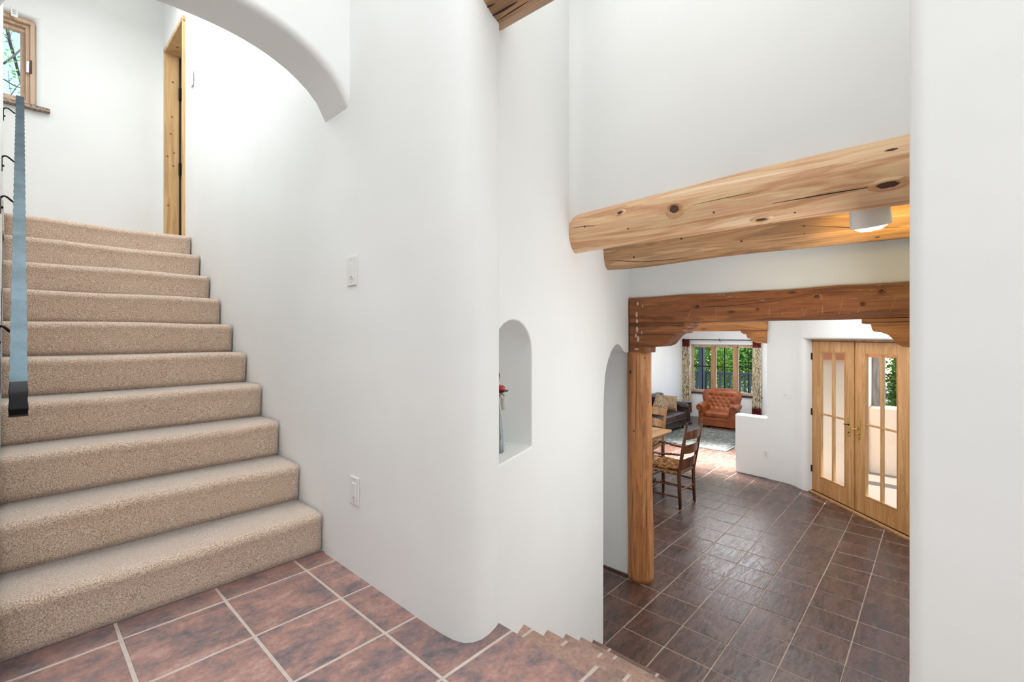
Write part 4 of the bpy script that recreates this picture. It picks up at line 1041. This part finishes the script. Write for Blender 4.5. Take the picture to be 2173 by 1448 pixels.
# ------------------------------------------------------------------ outside
ground = MB().box(-12, 40, -22, 34, -2.3, -1.2).build('ground', CONC); ground['kind'] = 'structure'
deck = empty('deck', (7.9, .3, 0)); deck['kind'] = 'structure'
Mk = Matrix.Translation((-7.9, -.3, 0))
for i in range(12):
    x0 = 6.35+i*.24
    yy1 = min(1.22, (x0-7.05)+.55) if x0 < 7.7 else (1.38 if x0 < 7.95 else .8)
    if x0 < 6.5: yy1 = -.35
    MB().box(x0+.004, x0+.236, -3.0, yy1, -.09, -.035, Mk).build('deck_board', DECK, deck, bevel=.004)
pw_ = wall_prism('wall_garden', [(-3.0, -1.3), (.83, -1.3), (.83, 1.03), (-3.0, 1.03)], YZ, 9.07, 9.3, .05, m=STUCCO)
pw2 = wall_prism('wall_house_outside', [(.83, -1.3), (1.42, -1.3), (1.42, 2.9), (.83, 2.9)], YZ, 8.00, 8.05, .01, m=STUCCO)
pw3 = wall_prism('wall_house_return', [(8.0, -1.3), (12.3, -1.3), (12.3, 2.9), (8.0, 2.9)], XZ, .84, .86, .01, m=STUCCO)
pb = MB().box(8.62, 8.80, -3.0, .81, 1.80, 2.02).build('porch_beam', TERRA, bevel=.01); tag(pb, 'orange stained porch beam seen through the glass doors', 'beam')
pr = MB().box(7.86, 8.0, .84, 1.40, 1.78, 2.0).build('porch_beam', TERRA, bevel=.01); tag(pr, 'orange stained porch beam above the salmon wall seen through the left glass door', 'beam')
gp = MB().tube([(9.19, .71, 1.02), (9.19, .71, 1.5), (9.19, .71, 2.3)], [.088, .086, .088], 16).build('porch_post', GREYWOOD, smooth=True)
tag(gp, 'weathered grey wooden porch post on the salmon garden wall', 'post')
# porch outside the living room window
pf = empty('porch', (14, 4, 0)); pf.name = 'floor_porch'; pf['kind'] = 'structure'
for i in range(14): MB().box(12.4-14+i*.145, 12.54-14+i*.145, -3.0, 4.0, .08, .12).build('porch_board', GREYWOOD, pf)
rg = empty('porch_railing', (14.1, 4.3, 0.12)); tag(rg, 'dark blue grey wooden porch railing outside the living room window', 'railing')
MB().box(-.05, .05, -3.2, 3.2, .86, .94).build('top_rail', RAILPAINT, rg, bevel=.005)
MB().box(-.03, .03, -3.2, 3.2, .08, .15).build('bottom_rail', RAILPAINT, rg, bevel=.005)
for i in range(46): MB().box(-.025, .025, -3.1+i*.135, -3.1+i*.135+.055, .12, .88).build('baluster', RAILPAINT, rg)
pp = MB().box(-.075, .075, -.075, .075, -1.3, 2.6).build('porch_post', RAILPAINT, bevel=.006); pp.location = (13.95, 5.21, 0)
tag(pp, 'dark square porch post standing behind the living room window', 'post')

def tree(name, label, cat, base, h, crown, nleaf, m, seed, leaf_s=.07, group=None, trunk=.08):
    r = random.Random(seed); o = empty(name, base); tag(o, label, cat, group)
    mb = MB(); rx, ry, rz_ = crown
    mb.tube([(0, 0, 0), (.05, .03, h*.35), (0, .05, h*.7), (.05, 0, h)], [trunk, trunk*.8, trunk*.6, trunk*.2], 8)
    for _ in range(10):
        a = r.uniform(0, 2*PI); z = r.uniform(.3, .85)*h
        mb.tube([(0, 0, z), (math.cos(a)*rx*.4, math.sin(a)*ry*.4, z+rz_*.25), (math.cos(a)*rx*.8, math.sin(a)*ry*.8, z+rz_*.4)], [trunk*.45, trunk*.3, trunk*.1], 6)
    mb.build('trunk', BARK, o, smooth=True)
    vs = []; fs = []
    blobs = [(r.uniform(-.65, .65)*rx, r.uniform(-.65, .65)*ry, r.uniform(-.6, .7)*rz_, r.uniform(.28, .5)) for _ in range(22)]
    for i in range(nleaf):
        bx_, by_, bz_, br = blobs[i % 22]
        d = Vector((r.gauss(0, 1), r.gauss(0, 1), r.gauss(0, 1))).normalized()*(r.random()**.4)
        p = Vector((bx_+d.x*br*rx, by_+d.y*br*ry, h+bz_+d.z*br*rz_))
        a = Vector((r.gauss(0, 1), r.gauss(0, 1), r.gauss(0, .6))).normalized(); b_ = a.orthogonal().normalized()
        b_ = (Matrix.Rotation(r.uniform(0, 6.28), 3, a) @ b_)*leaf_s*.3*r.uniform(.7, 1.3); a = a*leaf_s*r.uniform(.6, 1.2)
        k_ = len(vs); vs += [tuple(p-a*.5), tuple(p+b_), tuple(p+a*.5), tuple(p-b_)]; fs.append((k_, k_+1, k_+2, k_+3))
    me = bpy.data.meshes.new('foliage'); me.from_pydata(vs, [], fs); me.materials.append(m)
    f = bpy.data.objects.new('foliage', me); COL.objects.link(f); f.parent = o
    return o
for i, (x, y, h, cr, m_, lab) in enumerate([
        (17.0, 6.9, 1.9, (1.3, 1.3, 1.7), LEAF_B, 'green leafy tree left of the post outside the living room window'),
        (17.6, 5.6, 1.7, (1.3, 1.2, 1.8), LEAF_A, 'yellow green tree outside the middle pane of the living room window'),
        (17.0, 4.4, 1.6, (1.2, 1.1, 1.7), LEAF_B, 'green tree outside the right pane of the living room window'),
        (19.5, 5.0, 3.0, (2.2, 2.0, 2.2), LEAF_A, 'tall bright tree behind the others beyond the porch railing'),
        (19.5, 8.2, 3.0, (2.0, 2.0, 2.2), LEAF_A, 'tall pale green tree at the far left beyond the porch railing')]):
    tree('leafy_tree', lab, 'tree', (x, y, -1.3), h+1.0, cr, 9000, m_, 30+i, .11, 'trees beyond the porch railing')
for i, (x, y, h, lab) in enumerate([(10.75, .38, 2.0, 'green leafy tree above the garden wall seen through the right glass door'), (10.9, -1.2, 1.6, 'green bush behind the garden wall, nearly hidden by the right door stile')]):
    tree('garden_tree', lab, 'tree', (x, y, -1.3), h+1.0, (.55, .55, 1.5), 13000, LEAF_B, 60+i, .085, 'trees behind the garden wall', trunk=.035)
# tree branches outside the upper window
bt = empty('branching_tree', (-.3, 8.2, -1.3)); tag(bt, 'bare branched tree with few leaves outside the upper window', 'tree')
r = random.Random(11); mb = MB(); lv = []
def bpt(px, py, Y):
    u = (px-1086.5)/983.3; v_ = (712-py)/983.3; c_, s_ = math.cos(YAW), math.sin(YAW)
    d = Vector((c_+s_*u, s_-c_*u, v_)); d *= Y/d.y; return Vector((d.x+.3, d.y-8.2, d.z+EYE+1.3))
for pts_, r0 in ([[(8, 20), (20, 85), (33, 130), (42, 165), (52, 205), (60, 260)], .035], [[(8, 135), (28, 120), (52, 98), (75, 80)], .022], [[(8, 168), (30, 182), (54, 190), (90, 200)], .014],
                 [[(14, 215), (35, 185), (60, 160)], .010], [[(30, 128), (52, 128)], .008], [[(10, 78), (22, 84)], .008], [[(20, 84), (24, 70), (36, 50)], .006], [[(18, 150), (20, 185), (26, 205)], .005], [[(52, 205), (66, 170), (72, 120)], .012]):
    P_ = [bpt(a, b_, 8.2+.1*i) for i, (a, b_) in enumerate(pts_)]
    mb.tube(P_, [.55*r0*(1-.5*i/len(P_)) for i in range(len(P_))], 7)
    for i in range(len(P_)-1):
        for q in range(3): lv.append(P_[i].lerp(P_[i+1], r.random())+Vector((r.gauss(0, .10), r.gauss(0, .1), r.gauss(0, .08))))
mb.tube([(0, 0, 0), (.2, 0, 2.5), (.25, 0, 4.6), bpt(60, 260, 8.6)], [.12, .10, .07, .03], 10)
mb.build('branches', BARK, bt, smooth=True)
vs = []; fs = []
for p in lv:
    for q in range(2):
        pp_ = p+Vector((r.gauss(0, .03), r.gauss(0, .03), r.gauss(0, .03)))
        a = Vector((r.gauss(0, 1), r.gauss(0, .5), r.gauss(0, 1))).normalized()*.020; b_ = a.cross(Vector((0, 1, .3))).normalized()*.011
        k_ = len(vs); vs += [tuple(pp_-a), tuple(pp_+b_), tuple(pp_+a), tuple(pp_-b_)]; fs.append((k_, k_+1, k_+2, k_+3))
MB().add(vs, fs).build('foliage', LEAF_B, bt)
